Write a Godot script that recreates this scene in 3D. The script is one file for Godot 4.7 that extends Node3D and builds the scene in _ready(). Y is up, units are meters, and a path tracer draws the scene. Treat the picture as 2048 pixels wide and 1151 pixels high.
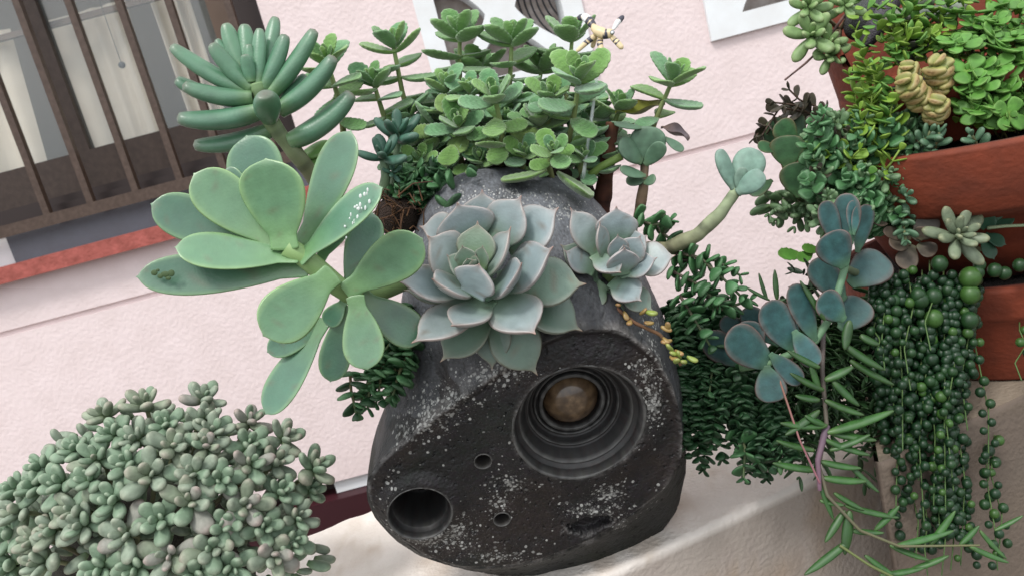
extends Node3D
# A planter carved like a rough stone face, full of succulents, on a white garden wall in front of a pink house.

const FOCAL := 1600.0            # focal length in pixels of the 2048 x 1151 photograph
const EYE := Vector3(0, 1.3, 0)
var RT: Vector3                  # the camera's right, up and forward
var UP: Vector3
var FW: Vector3
var rng := RandomNumberGenerator.new()
var M := {}                      # materials
var N1 := FastNoiseLite.new()
var N2 := FastNoiseLite.new()

# ------------------------------------------------------------------ helpers
func spot(x: float, y: float, d: float) -> Vector3:
	return EYE + (RT * ((x - 1024.0) / FOCAL) + UP * ((575.5 - y) / FOCAL) + FW) * d

func vec(r: float, u: float, t: float) -> Vector3:
	return (RT * r + UP * u - FW * t).normalized()

func on_z(x: float, y: float, z: float) -> Vector3:
	var v := spot(x, y, 1.0) - EYE
	return EYE + v * ((z - EYE.z) / v.z)

func lin(r: float, g: float, b: float, k := 0.72) -> Color:
	if g > r * 1.04 and g > b:
		b = lerpf(b, minf(b, r), 0.35)
	var c := Color(r / 255.0, g / 255.0, b / 255.0).srgb_to_linear()
	return Color(c.r * k, c.g * k, c.b * k)

func tint(pal: Array, f: float, warm := 0.0) -> Array:
	var out := []
	for c in pal:
		out.append(Color(c.r * f * (1.0 + warm), c.g * f, c.b * f * (1.0 - warm)))
	return out

func thing(called: String, label: String, category: String, at: Vector3, group := "") -> Node3D:
	var o := Node3D.new()
	o.name = called
	add_child(o, true)
	o.position = at
	o.set_meta("label", label)
	o.set_meta("category", category)
	if group:
		o.set_meta("group", group)
	return o

func put(called: String, mesh: Mesh, mat: Material, parent: Node3D, t := Transform3D()) -> MeshInstance3D:
	var o := MeshInstance3D.new()
	o.name = called
	o.mesh = mesh
	o.material_override = mat
	parent.add_child(o, true)
	o.transform = parent.global_transform.affine_inverse() * t
	return o

func sub(called: String, parent: Node3D, at: Vector3) -> Node3D:
	var o := Node3D.new()
	o.name = called
	parent.add_child(o, true)
	o.global_position = at
	return o

func scatter(called: String, mesh: Mesh, mat: Material, parent: Node3D, ts: Array) -> void:
	if ts.is_empty():
		return
	var mm := MultiMesh.new()
	mm.transform_format = MultiMesh.TRANSFORM_3D
	mm.mesh = mesh
	mm.instance_count = ts.size()
	var inv := parent.global_transform.affine_inverse()
	for i in ts.size():
		mm.set_instance_transform(i, inv * (ts[i] as Transform3D))
	var o := MultiMeshInstance3D.new()
	o.name = called
	o.multimesh = mm
	o.material_override = mat
	o.set_meta("kind", "stuff")
	parent.add_child(o, true)

# A sheet of nu+1 rows; columns wrap round when closed. Outward is along x around.
func grid(p: PackedVector3Array, c: PackedColorArray, nu: int, nv: int, closed: bool, uv := PackedVector2Array()) -> ArrayMesh:
	var w := nv if closed else nv + 1
	var nor := PackedVector3Array()
	nor.resize(p.size())
	for i in nu + 1:
		var up := (i + 1 if i < nu else i) * w
		var dn := (i - 1 if i > 0 else i) * w
		for j in w:
			var jr := j + 1
			var jl := j - 1
			if closed:
				jr = jr % w
				jl = (jl + w) % w
			else:
				jr = mini(jr, nv)
				jl = maxi(jl, 0)
			var n := (p[up + j] - p[dn + j]).cross(p[i * w + jr] - p[i * w + jl])
			var l := n.length()
			if l < 1e-12:
				if i == 0:
					n = p[j] - p[w + j] + p[(j + w / 2) % w] - p[w + (j + w / 2) % w]
				else:
					n = p[i * w + j] - p[dn + j] + p[i * w + j] - p[dn + (j + w / 2) % w]
				l = maxf(n.length(), 1e-12)
			nor[i * w + j] = n / l
	var idx := PackedInt32Array()
	for i in nu:
		for j in nv:
			var a := i * w + j
			var b := i * w + (j + 1) % w
			idx.append_array(PackedInt32Array([a, b, a + w, b, b + w, a + w]))
	var arr := []
	arr.resize(Mesh.ARRAY_MAX)
	arr[Mesh.ARRAY_VERTEX] = p
	arr[Mesh.ARRAY_NORMAL] = nor
	arr[Mesh.ARRAY_INDEX] = idx
	if c.size():
		arr[Mesh.ARRAY_COLOR] = c
	if uv.size():
		arr[Mesh.ARRAY_TEX_UV] = uv
		arr[Mesh.ARRAY_TEX_UV2] = uv
	var m := ArrayMesh.new()
	m.add_surface_from_arrays(Mesh.PRIMITIVE_TRIANGLES, arr)
	return m

# A leaf from p0 over p1 to p2; n is the side its upper face looks to. pal: base, middle, tip, margin, underside.
func leaf_shape(p0: Vector3, p1: Vector3, p2: Vector3, n: Vector3, hw: float, T: Dictionary, pal: Array, nu := 14, nv := 12) -> ArrayMesh:
	var p := PackedVector3Array()
	var c := PackedColorArray()
	var a: float = T.a
	var b: float = T.b
	var top := a / (a + b)
	var peak := pow(top, a) * pow(1.0 - top, b)
	var bw: float = T.base
	var mu: float = T.get("mucro", 0.0)
	var ser: float = T.get("serr", 0.0)
	var teeth: float = T.get("teeth", 9.0)
	var cup: float = T.get("cup", 0.0)
	var th: float = hw * T.th
	var keel: float = T.get("keel", 1.0)
	var wav: float = T.get("wave", 0.0)
	var edge_pow: float = T.get("edge", 6.0)
	var base_len: float = T.get("green", 0.35)
	var off := Vector3(rng.randf(), rng.randf(), rng.randf()) * 900.0
	var len := maxf(p0.distance_to(p2), 1e-5)
	var spots: float = T.get("spots", 0.0)
	var vein: float = T.get("vein", 0.0)
	for i in nu + 1:
		var s := float(i) / nu
		var t := 0.5 * (s + 0.5 * (1.0 - cos(PI * s)))  # denser at both ends
		t = lerpf(s, 0.5 * (1.0 - cos(PI * s)), 0.75)
		var q := (1.0 - t)
		var pos := p0 * (q * q) + p1 * (2.0 * t * q) + p2 * (t * t)
		var tan := ((p1 - p0) * q + (p2 - p1) * t).normalized()
		var side := tan.cross(n).normalized()
		var nn := side.cross(tan)
		var tm := minf(t / (1.0 - mu), 1.0)
		var w := pow(tm, a) * pow(1.0 - tm, b) / peak if tm > 0.0 and tm < 1.0 else 0.0
		if tm < top:
			w = maxf(w, bw * (1.0 - 0.3 * tm))
			if T.get("blend", true):
				w = sqrt(w * w * 0.7 + 0.3 * w)
			w = minf(w, 1.0)
		if i == 0:
			w *= 0.6
		if mu > 0.0 and t < 1.0:
			w = maxf(w, minf(0.16, 0.11 * (1.0 - t) / mu) if t > 0.6 else 0.0)
		if ser > 0.0 and t > 0.25:
			w *= 1.0 + ser * (absf(fposmod(t * teeth, 1.0) - 0.5) * 2.0 - 0.5)
		var tk := th * pow(maxf(w, 0.0), 0.55) * lerpf(1.15, 0.8, t)
		if w <= 0.0:
			tk = 0.0
		for j in nv:
			var an := TAU * j / nv
			var ca := cos(an)
			var sa := sin(an)
			var z := tk * sa * (1.0 if sa > 0 else keel)
			z += cup * hw * w * ca * ca
			z += wav * hw * sin(t * 9.0 + ca * 2.0)
			p.append(pos + side * (hw * w * ca) + nn * z)
			var col: Color = (pal[0] as Color).lerp(pal[1], smoothstep(0.0, base_len, t))
			if sa < -0.3:
				col = col.lerp(pal[4], 0.6)
			col = col.lerp(pal[3], pow(absf(ca), edge_pow) * smoothstep(0.1, 0.5, t) * T.get("edge_mix", 0.6))
			col = col.lerp(pal[2], pow(t, T.get("tip_pow", 9.0)))
			var fp := off + Vector3(ca * hw, t * len, sa * hw * 0.5) / len * 60.0
			col = col * (1.0 + T.get("bloom", 0.22) * N1.get_noise_3dv(fp))
			if spots > 0.0:
				col = col.lerp(Color(0.13, 0.085, 0.05), spots * smoothstep(0.36, 0.5, N1.get_noise_3dv(fp * 3.0 + Vector3(70, 0, 0))))
			if vein > 0.0 and sa > 0.0:
				col = col * (1.0 - vein * (smoothstep(0.55, 1.0, cos((t * 9.0 - absf(ca) * 2.2) * TAU * 0.75)) + smoothstep(0.22, 0.0, absf(ca))))
			c.append(col)
	return grid(p, c, nu, nv, true)

func blade(T: Dictionary, pal: Array, wide: float, bend := 0.1, nu := 9, nv := 8) -> ArrayMesh:   # a leaf one unit long, along y, facing z
	return leaf_shape(Vector3.ZERO, Vector3(0, 0.5, -bend), Vector3(0, 1, 0), Vector3(0, 0, 1), wide * 0.5, T, pal, nu, nv)

func tube(pts: Array, r0: float, r1: float, col0: Color, col1: Color, sides := 8, lumps := 0.0) -> ArrayMesh:
	var cv := Curve3D.new()
	for i in pts.size():
		var a: Vector3 = pts[maxi(i - 1, 0)]
		var b: Vector3 = pts[mini(i + 1, pts.size() - 1)]
		var h := (b - a) / 6.0
		cv.add_point(pts[i], -h, h)
	var l := cv.get_baked_length()
	var nu := clampi(int(l / (0.0012 if lumps > 0.12 else maxf(r0 * 1.6, 0.003))), 3, 90)
	var p := PackedVector3Array()
	var c := PackedColorArray()
	for i in nu + 3:
		var t := clampf(float(i - 1) / nu, 0.0, 1.0)
		var pos := cv.sample_baked(l * t)
		var d := (cv.sample_baked(minf(l, l * t + l * 0.02)) - cv.sample_baked(maxf(0, l * t - l * 0.02))).normalized()
		var s := d.cross(Vector3(0.3, 0.2, 0.93)).normalized()
		var n := s.cross(d)
		var r := lerpf(r0, r1, t) * (1.0 + lumps * 0.6 * N1.get_noise_3dv(pos * 500.0) + (0.06 * sin(t * l / 0.0045 + 2.0) if lumps > 0.12 else 0.0)) if i > 0 and i < nu + 2 else 0.0
		for j in sides:
			var an := TAU * j / sides
			p.append(pos + s * (r * cos(an)) + n * (r * sin(an)))
			c.append(col0.lerp(col1, t) * (1.0 + lumps * 1.6 * N1.get_noise_3dv((pos + s * r * cos(an) + n * r * sin(an)) * 1800.0) - (0.35 * smoothstep(0.7, 1.0, sin(t * l / 0.0045)) if lumps > 0.12 else 0.0)))
	return grid(p, c, nu + 2, sides, true)

# profile: Vector2(radius, height) from the outside bottom upwards; turned round axis y of the basis
func lathe(prof: Array, sides: int, col: Color, rough := 0.0, crease := 0.0) -> ArrayMesh:
	var p := PackedVector3Array()
	var c := PackedColorArray()
	if crease > 0.0:                  # keep the turned edges crisp
		var fine := [prof[0]]
		for i in range(1, prof.size() - 1):
			var a: Vector2 = prof[i]
			fine.append(a.move_toward(prof[i - 1], minf(crease, 0.3 * a.distance_to(prof[i - 1]))))
			fine.append(a.move_toward(prof[i + 1], minf(crease, 0.3 * a.distance_to(prof[i + 1]))))
		fine.append(prof[prof.size() - 1])
		prof = fine
	for qi in prof.size():
		var q: Vector2 = prof[qi]
		var worn := 0.0
		if crease > 0.0 and qi > 1 and qi < prof.size() - 2:
			var t0: Vector2 = (q - prof[qi - 2]).normalized()
			var t1: Vector2 = (prof[qi + 2] - q).normalized()
			worn = clampf(-t0.cross(t1) * -1.6, 0.0, 1.0)
		for j in sides:
			var an := TAU * j / sides
			var d := Vector3(cos(an), 0, sin(an))
			var k: float = 1.0 + (rough * N1.get_noise_3d(d.x * 60 * q.x * 30, q.y * 900, d.z * 60 * q.x * 30) if rough > 0.0 else 0.0)
			p.append(d * (q.x * k) + Vector3(0, q.y, 0))
			c.append(col.lerp(Color(0.11, 0.11, 0.105), worn * (0.45 + 0.5 * N1.get_noise_3d(d.x * 60, q.y * 400, d.z * 60))) * (1.0 + (0.0 if rough == 0.0 else 0.5 * N1.get_noise_3d(d.x * 120 * q.x * 20, q.y * 1700, d.z * 120 * q.x * 20))))
	# rows run upwards on the outside: along (y) x around must face out
	return grid(p, c, prof.size() - 1, sides, true)

func box(called: String, mat: Material, parent: Node3D, x0: float, x1: float, y0: float, y1: float, z0: float, z1: float) -> MeshInstance3D:
	var b := BoxMesh.new()
	b.size = Vector3(absf(x1 - x0), absf(y1 - y0), absf(z1 - z0))
	return put(called, b, mat, parent, Transform3D(Basis(), Vector3(x0 + x1, y0 + y1, z0 + z1) * 0.5))

func noise_tex(freq: float, lo: Color, hi: Color, oct := 4, kind := FastNoiseLite.TYPE_SIMPLEX_SMOOTH, size := 512, sd := 1, mid := -1.0) -> NoiseTexture2D:
	var f := FastNoiseLite.new()
	f.noise_type = kind
	f.frequency = freq
	f.fractal_octaves = oct
	f.seed = sd
	var t := NoiseTexture2D.new()
	t.width = size
	t.height = size
	t.seamless = true
	t.noise = f
	var g := Gradient.new()
	g.set_color(0, lo)
	g.set_color(1, hi)
	if mid > 0.0:
		g.set_offset(0, mid - 0.12)
		g.set_offset(1, mid + 0.12)
	t.color_ramp = g
	return t

func leafy(rough: float, spec := 0.5, back := Color(0, 0, 0), bump := 0.0, rim := 0.0, tex := "mottle") -> StandardMaterial3D:
	var m := StandardMaterial3D.new()
	m.vertex_color_use_as_albedo = true
	m.roughness = rough
	m.metallic_specular = spec
	m.albedo_texture = M[tex]
	m.uv1_triplanar = true
	m.uv1_world_triplanar = true
	m.uv1_scale = Vector3.ONE * 14.0
	if back.r + back.g + back.b > 0.0:
		m.backlight_enabled = true
		m.backlight = back
	if bump > 0.0:
		m.heightmap_enabled = true
		m.heightmap_texture = M.fine
		m.heightmap_scale = bump
	if rim > 0.0:
		m.rim_enabled = true
		m.rim = rim
	return m

func plain(r: float, g: float, b: float, rough: float, tex: Texture2D = null, scale := 4.0, bump: Texture2D = null, depth := 0.1, k := 1.0) -> StandardMaterial3D:
	var m := StandardMaterial3D.new()
	m.albedo_color = lin(r, g, b, k).linear_to_srgb()
	m.roughness = rough
	m.uv1_triplanar = true
	m.uv1_world_triplanar = true
	m.uv1_scale = Vector3.ONE * scale
	if tex:
		m.albedo_texture = tex
	if bump:
		m.heightmap_enabled = true
		m.heightmap_texture = bump
		m.heightmap_scale = depth
	return m

# leaves traced one by one: [base x, y, towards, tip x, y, towards, width, bend, roll, shade]
func traced(parent: Node3D, mat: Material, pal: Array, T: Dictionary, axis: Vector3, d: float, rows: Array, called := "leaf", nu := 18, nv := 14) -> void:
	for r in rows:
		var p0 := spot(r[0], r[1], d - r[2] * d / FOCAL)
		var p2 := spot(r[3], r[4], d - r[5] * d / FOCAL)
		var dir := (p2 - p0).normalized()
		var n := (axis - dir * axis.dot(dir)).normalized()
		if r.size() > 8:
			n = n.rotated(dir, deg_to_rad(r[8]))
		var shade: float = (r[9] if r.size() > 9 else 1.0) * rng.randf_range(0.95, 1.05)
		var p1: Vector3 = (p0 + p2) * 0.5 - n * (r[7] * (p2 - p0).length())
		var m := leaf_shape(Vector3.ZERO, p1 - p0, p2 - p0, n, r[6] * d / FOCAL * 0.5, T, tint(pal, shade, rng.randf_range(-0.03, 0.03)), nu, nv)
		put(called, m, mat, parent, Transform3D(Basis(), p0))

func leaf_at(at: Vector3, dir: Vector3, n: Vector3, size: float) -> Transform3D:
	dir = dir.normalized()
	var s := dir.cross(n).normalized()
	return Transform3D(Basis(s * size, dir * size, s.cross(dir) * size), at)

# a rosette of n leaves round an axis
func rosette(parent: Node3D, mat: Material, protos: Array, at: Vector3, axis: Vector3, size: float, n: int, e0 := 80.0, e1 := 8.0, small := 0.35, called := "leaf") -> void:
	axis = axis.normalized()
	var x := axis.cross(Vector3(0.31, 0.2, 0.9)).normalized()
	var y := axis.cross(x)
	var a0 := rng.randf() * TAU
	for i in n:
		var f := float(i) / maxf(n - 1, 1)
		var az := a0 + i * 2.39996 + rng.randf_range(-0.12, 0.12)
		var rad := x * cos(az) + y * sin(az)
		var e := deg_to_rad(lerpf(e0, e1, f) + rng.randf_range(-7, 7))
		var l := size * lerpf(small, 1.0, pow(f, 0.7)) * rng.randf_range(0.9, 1.08)
		var base := at + axis * (size * (0.12 - 0.3 * f)) + rad * size * 0.04
		put(called, protos[rng.randi() % protos.size()], mat, parent, leaf_at(base, rad * cos(e) + axis * sin(e), axis * cos(e) - rad * sin(e), l))

# leaf pairs along a path; returns the transforms, or builds them as parts of parent
func sprig(path: Array, gap: float, size: float, e := 35.0, per := 2, size1 := 0.0) -> Array:
	var cv := Curve3D.new()
	for i in path.size():
		var a: Vector3 = path[maxi(i - 1, 0)]
		var b: Vector3 = path[mini(i + 1, path.size() - 1)]
		cv.add_point(path[i], (a - b) / 6.0, (b - a) / 6.0)
	var l := cv.get_baked_length()
	var out := []
	var n := int(l / gap)
	var az := rng.randf() * TAU
	for i in n + 1:
		var t := float(i) / maxf(n, 1)
		var pos := cv.sample_baked(l * t)
		var d := (cv.sample_baked(minf(l, l * t + 0.003)) - cv.sample_baked(maxf(0, l * t - 0.003))).normalized()
		var x := d.cross(Vector3(0.3, 0.2, 0.93)).normalized()
		var y := d.cross(x)
		az += 1.57 if per == 2 else 2.4
		for k in per:
			var an := az + TAU * k / per + rng.randf_range(-0.25, 0.25)
			var rad := x * cos(an) + y * sin(an)
			var el := deg_to_rad(lerpf(e, e + 30.0, pow(t, 4.0)) + rng.randf_range(-12, 12))
			var s := size * rng.randf_range(0.8, 1.15) * lerpf(1.0, 0.55, pow(t, 5.0))
			if size1 > 0.0:
				s *= lerpf(1.0, size1 / size, t)
			out.append(leaf_at(pos, rad * cos(el) + d * sin(el), d * cos(el) - rad * sin(el), s))
	return out

func leaves(parent: Node3D, mat: Material, protos: Array, ts: Array, called := "leaf") -> void:
	for t in ts:
		put(called, protos[rng.randi() % protos.size()], mat, parent, t)

func px_path(pts: Array) -> Array:
	var out := []
	for q in pts:
		out.append(spot(q[0], q[1], q[2]))
	return out

# ------------------------------------------------------------------ scene
func _ready() -> void:
	var roll := deg_to_rad(14.8)
	var pitch := deg_to_rad(12.0)
	var u0 := Vector3(0, cos(pitch), -sin(pitch))
	FW = Vector3(0, -sin(pitch), -cos(pitch))
	RT = Vector3(1, 0, 0) * cos(roll) - u0 * sin(roll)
	UP = Vector3(1, 0, 0) * sin(roll) + u0 * cos(roll)
	var cam := Camera3D.new()
	cam.name = "camera"
	cam.transform = Transform3D(Basis(RT, UP, -FW), EYE)
	var lens := CameraAttributesPhysical.new()
	lens.frustum_focal_length = 33.36
	lens.frustum_focus_distance = 0.53
	lens.frustum_near = 0.02
	lens.frustum_far = 80.0
	lens.exposure_aperture = 22.0
	cam.attributes = lens
	add_child(cam)
	cam.current = true
	var sky_m := ProceduralSkyMaterial.new()
	sky_m.sky_top_color = Color(0.97, 0.985, 1.0)
	sky_m.sky_horizon_color = Color(0.66, 0.68, 0.71)
	sky_m.ground_bottom_color = Color(0.22, 0.21, 0.20)
	sky_m.ground_horizon_color = Color(0.32, 0.31, 0.30)
	sky_m.sky_curve = 0.2
	sky_m.sun_angle_max = 1.0
	sky_m.sky_energy_multiplier = 1.15
	var env := Environment.new()
	env.background_mode = Environment.BG_SKY
	env.sky = Sky.new()
	env.sky.sky_material = sky_m
	env.tonemap_mode = Environment.TONE_MAPPER_LINEAR
	env.tonemap_exposure = 1.42
	env.sdfgi_enabled = true
	env.ssao_enabled = true
	env.ssil_enabled = true
	var we := WorldEnvironment.new()
	we.name = "environment"
	we.environment = env
	add_child(we)
	var sun := DirectionalLight3D.new()
	sun.name = "sun"
	sun.light_energy = 0.55
	sun.light_angular_distance = 14.0
	sun.light_color = Color(1.0, 0.985, 0.97)
	sun.shadow_enabled = true
	add_child(sun)
	sun.look_at_from_position(Vector3.ZERO, Vector3(0.30, -1.0, -0.50))

	rng.seed = 7
	N1.seed = 3
	N1.frequency = 0.05
	N1.fractal_octaves = 4
	N2.seed = 11
	N2.frequency = 0.02
	M.mottle = noise_tex(0.014, Color(0.70, 0.71, 0.70), Color(1, 1, 1), 5, FastNoiseLite.TYPE_SIMPLEX_SMOOTH, 512, 5)
	M.soft = noise_tex(0.014, Color(0.88, 0.89, 0.88), Color(1, 1, 1), 5, FastNoiseLite.TYPE_SIMPLEX_SMOOTH, 512, 6)
	M.fine = noise_tex(0.06, Color.BLACK, Color.WHITE, 4, FastNoiseLite.TYPE_SIMPLEX_SMOOTH, 512, 8)
	M.stucco = noise_tex(0.055, Color.BLACK, Color.WHITE, 6, FastNoiseLite.TYPE_SIMPLEX_SMOOTH, 1024, 21)
	M.grain = noise_tex(0.04, Color(0.5, 0.48, 0.47), Color(1, 1, 1), 6, FastNoiseLite.TYPE_SIMPLEX_SMOOTH, 1024, 41)
	M.dirt = noise_tex(0.006, Color(0.95, 0.94, 0.93), Color(1, 1, 1), 5, FastNoiseLite.TYPE_SIMPLEX_SMOOTH, 1024, 9)
	M.grime = noise_tex(0.009, Color(0.76, 0.72, 0.68), Color(1, 1, 1), 6, FastNoiseLite.TYPE_SIMPLEX_SMOOTH, 1024, 13)

	build_ground()
	build_house()
	build_garden_wall()
	build_planter()
	build_pots()
	build_lilac_rosette()
	build_small_rosette()
	build_paddle_plant()
	build_finger_plant()
	build_bush()
	build_pebble_clump()
	build_right_plants()
	build_small_plants()
	build_ornament()

func build_ground() -> void:
	var pm := PlaneMesh.new()
	pm.size = Vector2(60, 60)
	var o := put("ground", pm, plain(120, 115, 110, 0.9, M.dirt, 1.0, M.fine, 0.1, 0.8), self, Transform3D(Basis(), Vector3(0, 0, 0)))
	o.set_meta("kind", "structure")

func build_house() -> void:
	var wz := -1.75
	var h := thing("house", "pink stucco house front with a barred window behind the plants", "house", Vector3(0, 0, wz))
	var pink := plain(238, 221, 220, 0.85, M.dirt, 1.3, M.stucco, 0.08, 0.93)
	pink.albedo_texture = noise_tex(0.008, Color(0.955, 0.95, 0.945), Color(1, 1, 1), 6, FastNoiseLite.TYPE_SIMPLEX_SMOOTH, 1024, 77)
	pink.uv1_scale = Vector3(1.3, 1.3, 1.3)
	var white := plain(240, 244, 246, 0.5, M.dirt, 2.0, null, 0.1, 0.92)
	var brown := plain(84, 66, 56, 0.5, M.grime, 5.0, M.fine, 0.02, 0.6)
	var bar_brown := plain(104, 84, 72, 0.45, M.grime, 7.0, M.fine, 0.02, 0.66)
	var dark_brown := plain(58, 42, 38, 0.5, M.dirt, 5.0, null, 0.0, 0.6)
	var tan_brown := plain(120, 98, 82, 0.5, M.dirt, 5.0, null, 0.0, 0.8)
	var slate := plain(118, 124, 134, 0.7, M.dirt, 3.0, M.fine, 0.05, 0.8)
	var red := plain(205, 110, 100, 0.7, M.grime, 3.0, M.fine, 0.08, 0.72)
	var maroon := plain(66, 22, 32, 0.5, M.dirt, 4.0, null, 0.0, 0.7)
	var groove := (on_z(0, 668, wz).y + on_z(1320, 322, wz).y) * 0.5
	var base := on_z(700, 955, wz).y
	var red_bot := on_z(170, 524, wz + 0.035).y
	var red_top := on_z(170, 490, wz + 0.035).y
	var slate_top := on_z(200, 412, wz).y
	var win_r := on_z(552, 130, wz).x
	# stucco field above and below the joint; the joint itself is a recessed strip
	var cx := on_z(1000, 25, wz)
	var bx := [cx.x - 0.17, cx.x + 0.17, on_z(1405, 0, wz).x, on_z(1405, 0, wz).x + 0.34]
	var by := on_z(1415, 85, wz).y
	box("wall_panel", pink, h, win_r, 2.6, groove + 0.006, by, wz - 0.25, wz)
	box("wall_panel", pink, h, win_r, 2.6, by + 0.34, 3.2, wz - 0.25, wz)
	box("wall_panel", pink, h, win_r, bx[0], by, by + 0.34, wz - 0.25, wz)
	box("wall_panel", pink, h, bx[1], bx[2], by, by + 0.34, wz - 0.25, wz)
	box("wall_panel", pink, h, bx[3], 2.6, by, by + 0.34, wz - 0.25, wz)
	box("wall_panel", pink, h, -2.6, win_r, groove + 0.006, red_bot, wz - 0.25, wz)
	box("wall_panel", pink, h, -2.6, 2.6, base, groove - 0.006, wz - 0.25, wz)
	box("wall_joint", pink, h, -2.6, 2.6, groove - 0.006, groove + 0.006, wz - 0.25, wz - 0.008)
	box("wall_panel", pink, h, -2.6, win_r, on_z(300, -420, wz).y, 3.2, wz - 0.25, wz)
	box("plinth", maroon, h, -2.6, 2.6, 0.0, base - 0.035, wz - 0.25, wz + 0.02)
	box("base_gap", dark_brown, h, -2.6, -0.52, base - 0.035, base, wz - 0.25, wz - 0.05)
	box("base_strip", white, h, -0.52, 2.6, base - 0.033, base, wz - 0.25, wz - 0.012)
	box("red_sill", red, h, -2.6, win_r + 0.05, red_bot, red_top, wz - 0.2, wz + 0.035)
	box("slate_apron", slate, h, on_z(22, 510, wz).x, win_r, red_top, slate_top, wz - 0.2, wz - 0.004)
	box("white_reveal", white, h, -2.6, on_z(22, 510, wz).x, red_top, slate_top, wz - 0.2, wz - 0.01)
	# window
	var zg := wz + 0.025
	var w := sub("window", h, Vector3(win_r - 0.5, slate_top, wz))
	var top := 2.6
	var fr := wz - 0.05
	var x_frame := on_z(455, 0, fr).x
	box("outer_frame", dark_brown, w, x_frame, win_r, slate_top, top, wz - 0.16, fr)
	box("bottom_track", dark_brown, w, -2.4, x_frame, slate_top, on_z(150, 385, fr).y, wz - 0.16, fr + 0.02)
	box("track_lip", dark_brown, w, -2.4, x_frame, slate_top, on_z(150, 400, fr).y, fr + 0.02, fr + 0.035)
	var paint := plain(200, 200, 205, 0.8, M.grime, 22.0, null, 0.1, 0.7)
	box("flaking_sill", paint, w, -2.4, x_frame, slate_top - 0.002, slate_top + 0.005, fr + 0.035, wz - 0.004)
	var sz := wz - 0.085
	var gb := on_z(260, 277, sz).y
	var rb := on_z(150, 385, fr).y + 0.001
	box("sash_rail", brown, w, -2.4, x_frame, rb, gb, sz - 0.03, sz)
	var s0 := on_z(40, 0, sz).x
	var s1 := on_z(68, 0, sz).x
	box("sash_stile", brown, w, s0, s1, gb, top, sz - 0.03, sz)
	box("sash_stile", tan_brown, w, on_z(408, 0, sz).x, x_frame, gb, top, sz - 0.03, sz - 0.002)
	var glass := StandardMaterial3D.new()
	glass.albedo_color = Color(0.8, 0.86, 0.86, 0.06)
	glass.transparency = BaseMaterial3D.TRANSPARENCY_ALPHA
	glass.roughness = 0.05
	box("pane", glass, w, -2.4, s0, gb, top, sz - 0.018, sz - 0.014)
	box("pane", glass, w, s1, on_z(408, 0, sz).x, gb, top, sz - 0.018, sz - 0.014)
	box("curtain_rail", tan_brown, w, -2.4, x_frame, on_z(170, 33, sz - 0.05).y - 0.006, on_z(170, 33, sz - 0.05).y + 0.006, sz - 0.056, sz - 0.04)
	var room := plain(134, 124, 112, 0.9)
	box("room_back", room, w, -2.4, win_r, slate_top, top, wz - 0.60, wz - 0.56)
	box("room_side", room, w, win_r, win_r + 0.03, slate_top, top, wz - 0.60, wz - 0.252)
	box("room_floor", room, w, -2.4, win_r, slate_top - 0.03, slate_top - 0.002, wz - 0.60, wz - 0.21)
	# grille of upright bars on a bottom rail
	var g := sub("window_grille", h, Vector3(win_r - 0.5, slate_top, zg))
	var xs := [[0, 167, 83, 415], [33, 0, 175, 395], [135, 0, 271, 382], [240, 0, 355, 358], [333, 0, 414, 230]]
	var rail_t := on_z(200, 400, zg).y
	var rail_b := on_z(200, 425, zg).y
	for q in xs:
		var x: float = (on_z(q[0], q[1], zg).x + on_z(q[2], q[3], zg).x) * 0.5
		box("grille_bar", bar_brown, g, x - 0.0068, x + 0.0068, rail_t - 0.002, top, zg - 0.012, zg + 0.004)
	var x_end: float = on_z(333, 0, zg).x + 0.115
	box("grille_bar", bar_brown, g, x_end - 0.0068, x_end + 0.0068, rail_t - 0.002, top, zg - 0.012, zg + 0.004)
	box("grille_rail", bar_brown, g, -2.4, win_r - 0.01, rail_b, rail_t, zg - 0.016, zg + 0.008)
	# curtains hang inside the room
	var cloth := plain(224, 214, 196, 0.9, M.dirt, 2.0, null, 0.1, 1.0)
	cloth.backlight_enabled = true
	cloth.backlight = Color(0.3, 0.3, 0.28)
	var spans := [[-1.9, on_z(60, 150, wz - 0.17).x, "cream curtain with loose folds behind the left window pane"], [on_z(68, 30, wz - 0.17).x, on_z(300, 150, wz - 0.17).x, "flat white curtain in the middle of the barred window"], [on_z(318, 60, wz - 0.17).x, on_z(400, 60, wz - 0.17).x, "narrow strip of white curtain at the right end of the window"]]
	for k in 3:
		var p := PackedVector3Array()
		var a: float = spans[k][0]
		var b: float = spans[k][1]
		var c := thing("curtain", spans[k][2], "curtain", Vector3((a + b) / 2, gb, wz - 0.17))
		for i in 3:
			for j in 61:
				var t := j / 60.0
				var pinch := 1.0 - 0.06 * (1.0 - i / 2.0)
				p.append(Vector3(lerpf(a, b, 0.5 + (t - 0.5) * pinch), lerpf(gb - 0.02, on_z(170, 20, wz - 0.17).y, i / 2.0), wz - 0.17 + [0.022, 0.006, 0.010][k] * sin(t * [52.0, 15.0, 12.0][k] + sin(t * 9.0) * 2.0)))
		put("cloth", grid(p, PackedColorArray(), 2, 60, false), cloth, c)
	var bd := thing("hanging_ball", "small dark ball hanging in front of the window curtain", "ball", on_z(243, 130, wz - 0.12))
	var sp := SphereMesh.new()
	sp.radius = 0.0075
	sp.height = 0.015
	put("ball", sp, plain(70, 72, 76, 0.4), bd, Transform3D(Basis(), bd.position))
	put("cord", tube([bd.position, bd.position + Vector3(0, 0.18, 0)], 0.0008, 0.0008, Color.WHITE, Color.WHITE, 5), plain(80, 78, 74, 0.8), bd)
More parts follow.
